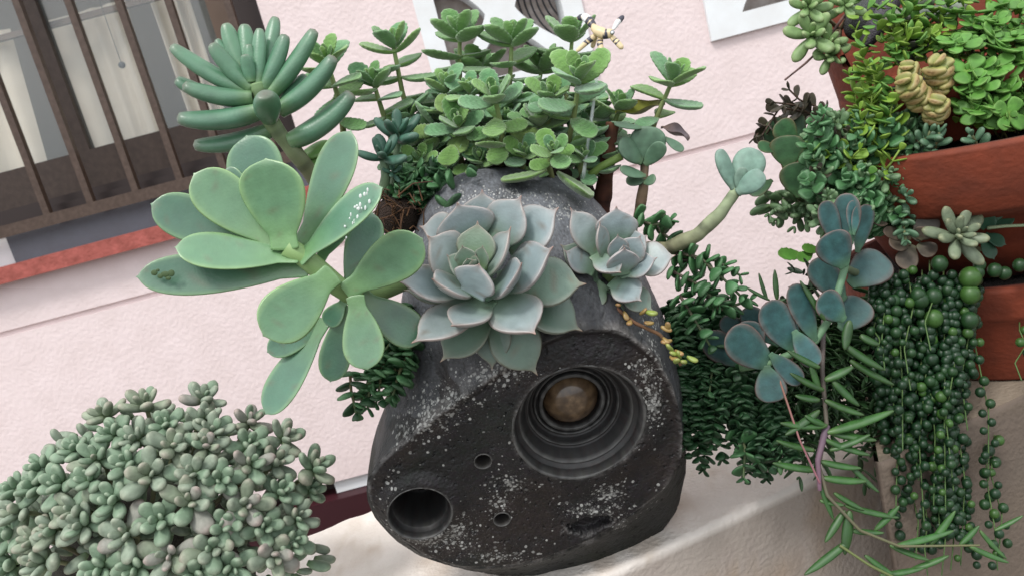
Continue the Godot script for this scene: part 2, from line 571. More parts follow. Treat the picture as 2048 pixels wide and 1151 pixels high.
	# square openwork blocks, each a white X with four rounded openings
	for k in 2:
		var c := CSGBox3D.new()
		c.name = "openwork_block"
		c.size = Vector3(0.34, 0.34, 0.09)
		c.material = white
		h.add_child(c, true)
		c.position = Vector3(bx[k * 2] + 0.17, by + 0.17, -0.035)
		for s in 4:
			var hole := CSGPolygon3D.new()
			hole.name = "opening"
			var pts := PackedVector2Array()
			for i in 25:                     # straight outer side, two bowed sides that meet in a blunt tip
				var t := i / 24.0
				var y := lerpf(-0.095, 0.095, t)
				pts.append(Vector2(0.128, y) if i == 0 or i == 24 else Vector2(0.128 - 0.096 * pow(1.0 - pow(absf(y) / 0.095, 1.25), 0.85), y))
			hole.polygon = pts
			hole.depth = 0.2
			hole.operation = CSGShape3D.OPERATION_SUBTRACTION
			c.add_child(hole, true)
			hole.position = Vector3(0, 0, 0.1)
			hole.transform = Transform3D(Basis(Vector3(0, 0, 1), s * PI / 2), Vector3(0, 0, 0.1))
			hole.material = white
	var ac := thing("fan_unit", "grey fan housing with ring grille behind the openwork block", "fan", Vector3(cx.x, cx.y - 0.3, wz - 0.20))
	box("housing", plain(196, 186, 182, 0.6, M.grime, 3.0), ac, cx.x - 0.2, cx.x + 0.9, cx.y - 0.3, cx.y + 0.3, wz - 0.25, wz - 0.09)
	for i in 12:
		var tm := TorusMesh.new()
		tm.inner_radius = 0.03 + i * 0.013
		tm.outer_radius = tm.inner_radius + 0.004
		tm.rings = 64
		tm.ring_segments = 6
		put("grille_ring", tm, plain(70, 68, 72, 0.5), ac, Transform3D(Basis(Vector3(1, 0, 0), PI / 2), Vector3(cx.x + 0.20, cx.y + 0.02, wz - 0.089)))

func build_garden_wall() -> void:
	var ex := Vector3(0.954, 0, -0.298).normalized()
	var ez := Vector3(0.298, 0, 0.954).normalized()
	var k0 := 1.15
	var a := EYE + (Vector3(0.045, 0.988, -0.498) - EYE) * k0
	var gw := thing("garden_wall", "low white rendered garden wall carrying the stone planter and pots", "wall", Vector3(a.x, 0, a.z))
	var m := plain(255, 255, 255, 0.85, M.dirt, 3.2, M.stucco, 0.08)
	m.vertex_color_use_as_albedo = true
	m.uv1_scale = Vector3.ONE * 3.0
	# section: up the front, over the rounded top, down the back
	var prof := []
	for y in [-0.94, -0.3, -0.2, -0.14, -0.1, -0.07, -0.05, -0.035, -0.02, -0.01]:
		prof.append(Vector2(0, y))
	for i in 5:
		var t := (i + 1) / 5.0 * PI / 2
		prof.append(Vector2(-0.006 * (1 - cos(t)), -0.006 + 0.006 * sin(t)))
	for i in 18:
		prof.append(Vector2(-0.012 - i * 0.0151, 0))
	for i in 4:
		var t := (i + 1) / 4.0 * PI / 2
		prof.append(Vector2(-0.276 - 0.004 * sin(t), -0.004 + 0.004 * cos(t)))
	for y in [-0.02, -0.06, -0.2, -0.94]:
		prof.append(Vector2(-0.28, y))
	var p := PackedVector3Array()
	var c := PackedColorArray()
	var np := prof.size()
	var nl := 300
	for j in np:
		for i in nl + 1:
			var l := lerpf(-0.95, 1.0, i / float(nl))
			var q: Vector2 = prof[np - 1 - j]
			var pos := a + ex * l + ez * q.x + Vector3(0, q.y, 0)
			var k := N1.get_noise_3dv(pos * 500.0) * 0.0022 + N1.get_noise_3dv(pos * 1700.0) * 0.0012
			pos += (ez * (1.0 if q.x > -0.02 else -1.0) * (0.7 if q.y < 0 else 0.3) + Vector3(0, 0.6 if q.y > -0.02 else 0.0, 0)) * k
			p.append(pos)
			var tone := lin(230, 222, 214, 0.92) if q.y > -0.006 else lin(196, 184, 174, 0.72)  # paler top, darker front: sky light and shade put into the colour
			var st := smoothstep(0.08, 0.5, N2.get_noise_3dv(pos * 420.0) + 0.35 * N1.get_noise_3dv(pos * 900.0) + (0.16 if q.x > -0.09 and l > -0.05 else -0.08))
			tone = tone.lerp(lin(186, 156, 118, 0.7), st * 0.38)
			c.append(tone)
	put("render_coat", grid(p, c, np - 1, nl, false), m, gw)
	# the pier that carries the stack of pots
	var fp := spot(1985, 797, 0.618)
	fp.y = 0.988
	var v := spot(1752, 940, 1.0) - EYE
	var lp := EYE + v * ((fp - EYE).dot(ez) / v.dot(ez))
	var pier := thing("wall_pier", "brown stained masonry pier darkened with painted shade under the stacked terracotta pots", "pier", Vector3(lp.x, 0, lp.z))
	var sd := (lp - EYE)
	sd.y = 0.0
	sd = sd.normalized()
	var pp := PackedVector3Array()
	var pc := PackedColorArray()
	for y in [0.0, 0.5, 0.7, 0.8, 0.86, 0.9, 0.93, 0.955, 0.97, 0.982, 0.986, 0.988, 0.988]:
		for q in [[0.0, 0.36], [0.0, 0.2], [0.0, 0.06], [0.0, 0.006], [0.006, 0.0], [0.05, 0.0], [0.1, 0.0], [0.15, 0.0], [0.2, 0.0], [0.3, 0.0], [0.39, 0.0], [0.4, 0.01], [0.4, 0.36]]:
			var pos: Vector3 = Vector3(lp.x, y, lp.z) + ex * q[0] + sd * (q[1] + (0.003 if y > 0.987 else 0.0))
			pos += ez * N1.get_noise_3dv(pos * 500.0) * 0.0015
			pp.append(pos)
			pc.append(lin(146, 130, 116, 0.55) * (1.0 + 0.4 * N2.get_noise_3d(pos.x * 900, pos.y * 150, pos.z * 900)))  # brown staining, with the shade of this corner also put into the colour
	put("render_coat", grid(pp, pc, 12, 12, false), m, pier)
	var tp := PackedVector3Array()
	var tc := PackedColorArray()
	for i in 2:
		for j in 9:
			tp.append(Vector3(lp.x, 0.9875, lp.z) + ex * (0.004 + j * 0.049) + sd * (0.004 if i == 0 else 0.356))
			tc.append(lin(168, 152, 134, 0.6))
	put("pier_top", grid(tp, tc, 1, 8, false), m, pier)

# ------------------------------------------------------------------ stone planter
var fO: Vector3
var fU: Vector3
var fV: Vector3
var fN: Vector3

func face_hit(x: float, y: float, w: float) -> Vector2:   # where the ray through a pixel meets the face's plane, moved back by w
	var v := spot(x, y, 1.0) - EYE
	var o := fO - fN * w
	var q := EYE + v * ((o - EYE).dot(fN) / v.dot(fN)) - fO
	return Vector2(q.dot(fU), q.dot(fV))

func radii(poly: Array, w: Array, n: int) -> PackedFloat32Array:
	var out := PackedFloat32Array()
	for k in n:
		var an := TAU * k / n
		var d := Vector2(cos(an), sin(an))
		var best := 0.0
		for i in poly.size():
			var a := face_hit(poly[i][0], poly[i][1], w[k])
			var b := face_hit(poly[(i + 1) % poly.size()][0], poly[(i + 1) % poly.size()][1], w[k])
			var e := b - a
			var den := d.cross(e)
			if absf(den) < 1e-9:
				continue
			var t := a.cross(e) / den
			var s := a.cross(d) / den
			if s >= -0.001 and s <= 1.001 and t > best:
				best = t
		out.append(best)
	for pass_ in 2:
		var sm := out.duplicate()
		for k in n:
			var acc := 0.0
			for q in range(-9, 10):
				acc += out[(k + q + n) % n]
			sm[k] = acc / 19.0
		out = sm
	return out

func build_planter() -> void:
	fN = vec(0.12, -0.42, 0.9)
	fO = spot(1050, 900, 0.56)
	fU = (RT - fN * RT.dot(fN)).normalized()
	fV = fN.cross(fU)
	var th := thing("stone_planter", "dark carved stone face planter with two ringed eye sockets on the wall", "planter", spot(1010, 1120, 0.6))
	var n := 960
	var face := [[733, 985], [740, 950], [762, 922], [800, 890], [860, 838], [920, 795], [1000, 735], [1060, 690], [1150, 655], [1235, 652], [1309, 705], [1346, 775], [1364, 850], [1360, 920], [1322, 984], [1270, 1030], [1200, 1072], [1147, 1098], [1083, 1120], [1000, 1136], [930, 1136], [880, 1126], [830, 1102], [790, 1075], [755, 1040], [738, 1010]]
	var outer := [[731, 985], [737, 945], [752, 905], [768, 860], [770, 815], [785, 740], [800, 640], [815, 520], [845, 430], [890, 375], [960, 345], [1060, 350], [1150, 372], [1205, 415], [1260, 490], [1305, 580], [1340, 660], [1362, 740], [1371, 830], [1373, 950], [1350, 1030], [1300, 1090], [1220, 1130], [1100, 1150], [990, 1152], [900, 1132], [830, 1106], [790, 1078], [753, 1042], [736, 1012]]
	var zero := []
	var back := []
	for k in n:
		zero.append(0.0)
		var s := sin(TAU * k / n)
		var c := cos(TAU * k / n)
		back.append(0.042 + 0.063 * maxf(s, 0.0) + (0.02 * c if c > 0 else 0.005 * c) - 0.018 * maxf(-s, 0.0))
	var rf := radii(face, zero, n)
	var ro := radii(outer, back, n)
	var sock := [[face_hit(1157, 841, 0), 0.0462], [face_hit(840, 1020, 0), 0.0228], [face_hit(966, 921, 0), 0.0062], [face_hit(1004, 1037, 0), 0.0062]]
	var notch := face_hit(1180, 1050, 0)
	var p := PackedVector3Array()
	var col := PackedColorArray()
	var uv := PackedVector2Array()
	var rows := 150
	var side := 44
	var tail := 26
	var dark := lin(46, 42, 46, 0.45)
	var brown := lin(64, 52, 48, 0.45)
	var green := lin(34, 48, 38, 0.45)
	var wear := lin(150, 148, 146, 0.6)
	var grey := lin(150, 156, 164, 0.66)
	for i in rows + side + tail + 1:
		for k in n:
			var an := TAU * k / n
			var d := Vector2(cos(an), sin(an))
			var q: Vector2
			var w := 0.0
			var edge := 0.0
			var up := 0.0
			if i <= rows:
				var t := pow(float(i) / rows, 0.85)
				q = d * (rf[k] * t)
				edge = smoothstep(0.0035, 0.0, rf[k] * (1.0 - t))
				var lip := smoothstep(-0.05, 0.35, sin(an + (0.25 if cos(an) < 0.0 else 0.55)))
				w += lerpf(0.0022 * edge * edge, -0.0026 * smoothstep(0.0065, 0.001, rf[k] * (1.0 - t)), lip)
			elif i <= rows + side:
				var t := float(i - rows) / side
				var top := smoothstep(-0.1, 0.75, sin(an))
				var bulge := lerpf(pow(t, 0.9), 1.0 - cos(t * PI / 2), 0.55 * smoothstep(0.55, 0.95, sin(an)))
				q = d * lerpf(rf[k], ro[k], lerpf(t, sin(t * PI / 2), 0.6 * top))
				w = maxf(0.0022, back[k] * bulge)
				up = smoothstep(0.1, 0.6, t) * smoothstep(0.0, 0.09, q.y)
				edge = smoothstep(0.12, 0.0, t) * 0.9
			else:
				var t := float(i - rows - side) / tail
				q = d * (ro[k] * cos(t * PI / 2 * 0.999)) + Vector2(0.0, 0.02 * t)
				w = lerpf(back[k], 0.2, sin(t * PI / 2))
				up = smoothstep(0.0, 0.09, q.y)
			var h := 0.0
			if i <= rows:
				for s in sock:
					var r: float = q.distance_to(s[0])
					if s[1] > 0.02:
						w -= 0.0042 * smoothstep(s[1] * 1.55, s[1] * 1.04, r) * smoothstep(0.0, 0.012, rf[k] - q.length())
					if r < s[1] * 1.3:
						edge = maxf(edge, smoothstep(s[1] * 1.08, s[1] * 1.0, r) * 0.7)
						h = maxf(h, 0.06 * smoothstep(s[1] * 0.985, s[1] * 0.93, r) if s[1] > 0.01 else 0.02 * smoothstep(s[1] * 0.98, s[1] * 0.8, r))
			if i <= rows + 10:
				var e := Vector2((q.x - notch.x) / 0.0165, (q.y - notch.y - 0.15 * (q.x - notch.x)) / 0.0085)
				var r2 := e.length() * (1.0 + 0.35 * N1.get_noise_2d(q.x * 3000, q.y * 3000))
				h = maxf(h, 0.009 * smoothstep(1.05, 0.72, r2))
				edge = maxf(edge, 0.6 * smoothstep(1.25, 1.08, r2) * smoothstep(0.9, 1.05, r2))
			var pit := 0.0
			if i <= rows + side:
				pit = smoothstep(0.42, 0.55, N1.get_noise_2d(q.x * 2600.0 + 300.0, q.y * 2600.0))
				h += 0.0010 * pit
			var pos := fO + fU * q.x + fV * q.y - fN * (w + h)
			var b := N1.get_noise_3dv(pos * 260.0)
			var b2 := N1.get_noise_3dv(pos * 1300.0)
			var out := (fU * q.x + fV * q.y).normalized()
			var push := 0.0022 * b + 0.0007 * b2 - 0.0012 * maxf(0.0, edge * N1.get_noise_3dv(pos * 2600.0) * 2.0)
			pos += (fN * (1.0 if i <= rows else 0.5) + out * (0.0 if i <= rows else 0.8)) * push
			p.append(pos)
			var g := N2.get_noise_3dv(pos * 700.0)
			var cc := dark.lerp(brown, smoothstep(-0.2, 0.4, g)).lerp(green, smoothstep(0.0, 0.45, N2.get_noise_3dv(pos * 520.0 + Vector3(50, 0, 0))) * 0.7)
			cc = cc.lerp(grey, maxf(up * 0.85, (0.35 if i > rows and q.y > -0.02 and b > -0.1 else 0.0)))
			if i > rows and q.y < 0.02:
				cc = cc.lerp(green, 0.5)
			cc = cc.lerp(wear, clampf(edge, 0, 1) * clampf(0.5 + 1.3 * b2, 0.0, 0.95))
			cc = cc * (1.0 + 0.5 * b2 + 0.45 * N1.get_noise_3dv(pos * 520.0 + Vector3(9, 40, 0)))
			col.append(cc * (1.0 - 0.5 * pit))
			uv.append(Vector2(q.x + 0.6 * w * d.x, -q.y - 0.6 * w * d.y) / 0.4 + Vector2(0.5, 0.62))
	# spatter of pale paint and lichen: colour only
	var img := Image.create_empty(1600, 1600, false, Image.FORMAT_RGBA8)
	img.fill(Color(0.8, 0.8, 0.78, 0.0))
	var clusters := [[845, 835, 34, 26, 420], [900, 800, 40, 22, 260], [975, 750, 40, 20, 220], [790, 870, 30, 20, 120], [1300, 800, 16, 34, 380], [1285, 740, 22, 20, 140], [1020, 970, 26, 18, 170], [915, 1060, 34, 22, 300], [870, 1085, 50, 14, 200], [1000, 1112, 60, 14, 200], [1180, 1020, 40, 10, 260], [1215, 985, 26, 18, 240], [1255, 1055, 24, 22, 90], [1030, 742, 30, 14, 110], [860, 700, 50, 40, 60], [1000, 1010, 26, 22, 130], [1330, 1010, 20, 30, 60], [780, 980, 24, 50, 90], [840, 1065, 40, 8, 160], [1330, 700, 16, 40, 160], [1270, 640, 40, 16, 160], [960, 385, 60, 22, 420], [1130, 410, 70, 26, 520], [1040, 370, 60, 16, 200], [890, 420, 40, 30, 200], [1050, 880, 160, 110, 160]]
	for cl in clusters:
		for i in int(cl[4] * 2.6):
			var tight := 0.45 if i % 3 == 0 else 1.0
			var x: float = cl[0] + rng.randfn() * cl[2] * tight
			var y: float = cl[1] + rng.randfn() * cl[3] * tight
			var w: float = 0.0 if y > 640 else 0.03
			var q := face_hit(x, y, 0.0 if y > 660 else 0.055)
			if y <= 660:
				q += q.normalized() * 0.6 * 0.055
			var u := Vector2(q.x, -q.y) / 0.4 + Vector2(0.5, 0.62)
			var rad: float = 0.15 + pow(rng.randf(), 9.0) * 5.0
			if y < 640:
				rad *= 0.8
			var al := rng.randf_range(0.10, 0.62)
			var sq := rng.randf_range(0.65, 1.4)
			for dy in range(-int(rad) - 1, int(rad) + 2):
				for dx in range(-int(rad) - 1, int(rad) + 2):
					var xx := int(u.x * 1600) + dx
					var yy := int(u.y * 1600) + dy
					if xx < 0 or yy < 0 or xx >= 1600 or yy >= 1600:
						continue
					var r := sqrt(dx * dx * sq + dy * dy / sq)
					var k := clampf(rad + 0.5 - r, 0.0, 1.0) * al
					if k > img.get_pixel(xx, yy).a:
						img.set_pixel(xx, yy, Color(0.78, 0.78, 0.76, k))
	var m := StandardMaterial3D.new()
	m.vertex_color_use_as_albedo = true
	m.roughness = 0.6
	m.albedo_texture = M.grain
	m.uv1_triplanar = true
	m.uv1_world_triplanar = true
	m.uv1_scale = Vector3.ONE * 9.0
	m.detail_uv_layer = BaseMaterial3D.DETAIL_UV_2
	m.detail_enabled = true
	m.detail_albedo = ImageTexture.create_from_image(img)
	m.detail_blend_mode = BaseMaterial3D.BLEND_MODE_MIX
	m.heightmap_enabled = true
	m.heightmap_texture = M.fine
	m.heightmap_scale = 0.07
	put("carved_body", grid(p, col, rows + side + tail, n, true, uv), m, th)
	# ringed sockets, turned like the real ones
	var sm := StandardMaterial3D.new()
	sm.vertex_color_use_as_albedo = true
	sm.roughness = 0.5
	var turn := Basis(fU, fN, fU.cross(fN))
	var big := []
	for q in [[1.02, -0.004], [1.03, 0.0002], [1.0, 0.0010], [0.975, -0.0004], [0.95, -0.0075], [0.895, -0.0105], [0.87, -0.0100], [0.835, -0.0130], [0.765, -0.0215], [0.735, -0.0225], [0.715, -0.0215], [0.695, -0.0240], [0.665, -0.0285], [0.62, -0.0295], [0.60, -0.0270], [0.575, -0.0270], [0.56, -0.0300], [0.535, -0.0300], [0.525, -0.0262], [0.468, -0.0258], [0.455, -0.0290], [0.44, -0.036], [0.2, -0.040], [0.0, -0.040]]:
		big.append(Vector2(q[0] * sock[0][1], q[1]))
	var at0: Vector3 = fO + fU * sock[0][0].x + fV * sock[0][0].y + fN * 0.0038
	put("eye_socket", lathe(big, 160, lin(50, 48, 48, 0.5), 0.008, 0.0006), sm, th, Transform3D(turn, at0))
	var ball := []
	for i in 21:
		var t := i / 20.0 * PI / 2
		ball.append(Vector2(0.0212 * cos(t), 0.0185 * sin(t)))
	var bm := plain(166, 138, 104, 0.12, noise_tex(0.02, Color(0.35, 0.3, 0.26), Color(1, 1, 1), 5, FastNoiseLite.TYPE_SIMPLEX_SMOOTH, 512, 31), 9.0, null, 0.0, 0.6)
	bm.clearcoat_enabled = true
	bm.clearcoat = 0.6
	var dm2 := SphereMesh.new()
	dm2.radius = 0.0088
	dm2.height = 0.0176
	put("glass_eye", dm2, plain(40, 36, 34, 0.1), th, Transform3D(turn, fO + fU * sock[1][0].x + fV * sock[1][0].y - fN * 0.043))
	put("glass_eye", lathe(ball, 64, Color.WHITE), bm, th, Transform3D(turn, at0 - fN * 0.0385))
	var small := []
	for q in [[1.03, -0.004], [1.035, 0.0004], [1.0, 0.0009], [0.96, -0.0008], [0.93, -0.005], [0.88, -0.0075], [0.85, -0.0085], [0.80, -0.014], [0.72, -0.024], [0.62, -0.034], [0.56, -0.038], [0.50, -0.040], [0.46, -0.046], [0.0, -0.050]]:
		small.append(Vector2(q[0] * sock[1][1], q[1]))
	put("eye_socket", lathe(small, 120, lin(46, 44, 44, 0.5), 0.010, 0.0005), sm, th, Transform3D(turn, fO + fU * sock[1][0].x + fV * sock[1][0].y + fN * 0.0036))
	for s in 2:
		var nose := []
		for q in [[1.0, -0.003], [1.08, 0.0006], [1.0, 0.0012], [0.9, 0.0004], [0.86, -0.002], [0.8, -0.011], [0.7, -0.016], [0.0, -0.017]]:
			nose.append(Vector2(q[0] * sock[2 + s][1], q[1]))
		put("drilled_hole", lathe(nose, 48, lin(70, 66, 64, 0.62), 0.01, 0.0004), sm, th, Transform3D(turn, fO + fU * sock[2 + s][0].x + fV * sock[2 + s][0].y))
	var chalk := plain(200, 200, 196, 0.8, null, 1.0, null, 0.0, 0.7)
	for q in [[850, 992, 0.0022], [858, 990, 0.0012], [1030, 737, 0.0019], [1004, 1012, 0.0011], [1022, 1035, 0.0012], [915, 1068, 0.0016]]:
		var dm := SphereMesh.new()
		dm.radius = q[2]
		dm.height = q[2] * 0.8
		dm.radial_segments = 14
		dm.rings = 6
		var fh := face_hit(q[0], q[1], 0.0)
		var deep := 0.0385 if q[1] < 1000 and q[0] < 900 else 0.0006
		if deep > 0.01:
			fh = face_hit(q[0], q[1], deep)
		put("chalk_drop", dm, chalk, th, Transform3D(turn, fO + fU * fh.x + fV * fh.y - fN * deep))
	put("foot", lathe([Vector2(0.052, -0.075), Vector2(0.054, -0.02), Vector2(0.05, 0.03), Vector2(0.0, 0.05)], 48, lin(50, 54, 50, 0.5), 0.03), sm, th, Transform3D(Basis(), Vector3(spot(1080, 1050, 0.75).x, 1.014, spot(1080, 1050, 0.75).z)))
	# soil heaped in the open top
	var soil := plain(70, 52, 40, 0.95, M.grime, 20.0, M.fine, 0.25, 0.6)
	var e := SphereMesh.new()
	e.radius = 1.0
	e.height = 2.0
	put("soil", e, soil, th, Transform3D(Basis(RT * 0.062, Vector3.UP * 0.03, -FW * 0.055), spot(1040, 385, 0.66)))
	var pts := []
	for i in 60:
		var c0 := spot(790 + rng.randfn() * 26, 430 + rng.randfn() * 18, 0.57 + rng.randf() * 0.02)
		pts.append([c0, c0 + Vector3(rng.randfn(), rng.randfn(), rng.randfn()) * 0.012])
	for q in pts:
		put("root", tube([q[0], (q[0] + q[1]) * 0.5 + Vector3(0, 0.004, 0), q[1]], 0.0006, 0.0004, lin(110, 76, 46, 0.6), lin(70, 48, 36, 0.6), 6), M_plainv(0.9), th)
	put("root", e, soil, th, Transform3D(Basis(RT * 0.017, UP * 0.016, -FW * 0.02), spot(795, 432, 0.6)))

func M_plainv(rough: float) -> StandardMaterial3D:
	var key := "v%d" % int(rough * 100)
	if not M.has(key):
		var m := StandardMaterial3D.new()
		m.vertex_color_use_as_albedo = true
		m.roughness = rough
		M[key] = m
	return M[key]

# ------------------------------------------------------------------ terracotta pots
func build_pots() -> void:
	var c := spot(2030, 765, 0.765)
	var axis := Vector3(c.x, 0.988, c.z)
	var clay := plain(184, 80, 42, 0.8, M.mottle, 5.0, M.fine, 0.06, 0.45)
	var soil := plain(58, 46, 38, 0.95, M.mottle, 20.0, M.fine, 0.25, 0.6)
	var specs := [
		["wide terracotta pot at the foot of the stack, under the hanging beads", 0.0, [[0.0, 0.0], [0.115, 0.0], [0.118, 0.003], [0.124, 0.03], [0.130, 0.055], [0.133, 0.058], [0.135, 0.062], [0.137, 0.082], [0.135, 0.086], [0.127, 0.086], [0.124, 0.07], [0.08, 0.074], [0.0, 0.078]]],
		["terracotta pot in the middle of the stack with a plain red wall", 0.08, [[0.0, 0.0], [0.085, 0.0], [0.10, 0.03], [0.115, 0.058], [0.155, 0.072], [0.162, 0.076], [0.168, 0.095], [0.172, 0.122], [0.170, 0.126], [0.162, 0.126], [0.160, 0.11], [0.1, 0.114], [0.0, 0.118]]],
		["topmost terracotta pot of the stack, broken open in front and overgrown", 0.20, [[0.0, 0.0], [0.100, 0.0], [0.104, 0.003], [0.108, 0.02], [0.111, 0.035], [0.112, 0.04], [0.112, 0.046], [0.110, 0.05], [0.106, 0.05], [0.103, 0.048], [0.101, 0.04], [0.06, 0.046], [0.0, 0.05]]]]
	for s in specs:
		var o := thing("terracotta_pot", s[0], "pot", axis + Vector3(0, s[1], 0), "stacked terracotta pots")
		var pr := []
		var sp := []
		for i in s[2].size():
			var q := Vector2(s[2][i][0], s[2][i][1])
			if i < 11:
				pr.append(q)
			if i >= 10:
				sp.append(q + Vector2(0.004 if i == 10 else 0.0, 0.0))
		put("pot_wall", lathe(pr, 96, Color.WHITE), clay, o, Transform3D(Basis(), o.position))
		put("soil", lathe(sp, 48, Color.WHITE), soil, o, Transform3D(Basis(), o.position))
		if s[1] > 0.15:               # the standing back of the broken pot
			var bp := PackedVector3Array()
			for q in [[0.112, 0.046], [0.118, 0.085], [0.124, 0.12], [0.130, 0.123], [0.132, 0.15], [0.127, 0.152], [0.122, 0.12], [0.106, 0.046]]:
				for j in 49:
					var an := lerpf(PI * 0.93, PI * 2.07, j / 48.0)
					var k := 1.0 - 0.6 * pow(absf(j - 24.0) / 24.0, 6.0)
					bp.append(Vector3(cos(an), 0, sin(an)) * q[0] + Vector3(0, 0.046 + (q[1] - 0.046) * k, 0))
			put("broken_back", grid(bp, PackedColorArray(), 7, 48, false), clay, o, Transform3D(Basis(), o.position))

# ------------------------------------------------------------------ hero plants
func build_lilac_rosette() -> void:
	var o := thing("rosette_succulent", "large grey lilac rosette succulent with pointed pink edged leaves above the eye socket", "succulent", spot(985, 590, 0.545))
	var mat := leafy(0.42, 0.55, Color(0, 0, 0), 0.012, 0.0, "soft")
	var T := {"a": 1.0, "b": 0.76, "base": 0.55, "th": 0.20, "mucro": 0.11, "cup": 0.26, "keel": 1.25, "spots": 0.5, "edge": 7.0, "edge_mix": 0.6, "tip_pow": 12.0, "green": 0.65, "bloom": 0.28}
	var pal := [lin(120, 150, 122), lin(152, 168, 170), lin(190, 144, 128), lin(206, 180, 172), lin(150, 160, 160)]
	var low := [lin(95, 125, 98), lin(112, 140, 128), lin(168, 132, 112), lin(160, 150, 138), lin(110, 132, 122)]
	var inner := [lin(150, 180, 130), lin(150, 176, 156), lin(180, 130, 128), lin(192, 176, 168), lin(152, 168, 150)]
	var ax := vec(-0.12, 0.48, 0.86)
	var d := 0.505
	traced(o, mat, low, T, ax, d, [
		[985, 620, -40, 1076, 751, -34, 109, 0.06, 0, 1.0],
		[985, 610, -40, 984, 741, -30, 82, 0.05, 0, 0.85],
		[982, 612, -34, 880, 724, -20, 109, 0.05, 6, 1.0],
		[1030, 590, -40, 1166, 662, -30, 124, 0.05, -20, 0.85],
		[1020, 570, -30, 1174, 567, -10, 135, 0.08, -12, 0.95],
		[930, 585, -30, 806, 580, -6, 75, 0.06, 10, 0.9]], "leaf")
	traced(o, mat, pal, T, ax, d, [
		[968, 480, -34, 964, 378, -6, 96, 0.06, 0, 0.92],
		[930, 480, -24, 838, 452, 12, 92, 0.08, 0, 0.9],
		[945, 490, -18, 914, 404, 22, 123, 0.10, 0, 0.97],
		[988, 496, -18, 1043, 390, 26, 106, 0.08, 0, 1.0],
		[1020, 505, -22, 1118, 414, 22, 116, 0.08, -6, 0.95],
		[930, 545, -6, 854, 470, 46, 108, 0.12, 6, 1.05],
		[935, 575, -10, 794, 562, 60, 97, 0.10, 8, 1.05],
		[965, 595, -8, 821, 686, 80, 100, 0.10, 12, 1.0],
		[1000, 575, -6, 1107, 492, 78, 113, 0.12, -10, 1.05],
		[995, 590, -4, 1072, 668, 110, 113, 0.13, -6, 1.02],
		[975, 600, 4, 901, 651, 126, 85, 0.16, 6, 1.05],
		[980, 585, 6, 1044, 524, 124, 86, 0.16, -8, 1.05],
		[945, 578, 8, 863, 556, 118, 85, 0.16, 6, 1.08],
		[962, 560, 10, 1022, 452, 62, 82, 0.12, -30, 1.08]], "leaf")
	traced(o, mat, inner, T, ax, d, [
		[952, 540, 16, 955, 441, 46, 82, 0.10, 0, 1.0],
		[945, 556, 22, 893, 508, 74, 52, 0.16, 10, 1.05],
		[938, 540, 34, 924, 490, 70, 46, 0.12, 0, 1.0],
		[962, 540, 34, 965, 490, 78, 34, 0.12, 0, 1.1],
		[942, 540, 50, 934, 516, 84, 30, 0.10, 0, 1.05],
		[950, 540, 52, 951, 508, 82, 23, 0.10, 0, 1.05],
		[948, 536, 54, 944, 518, 92, 21, 0.10, 0, 1.1]], "leaf", 12, 12)
	var front := T.duplicate()
	front.green = 0.08
	traced(o, mat, pal, front, ax, d, [[948, 590, 52, 958, 526, 98, 96, 0.10, 0, 1.06]], "leaf", 14, 12)
	put("stem", tube(px_path([[960, 560, 0.51], [985, 600, 0.535], [1000, 560, 0.585]]), 0.008, 0.007, lin(110, 130, 96), lin(90, 84, 66)), M_plainv(0.7), o)

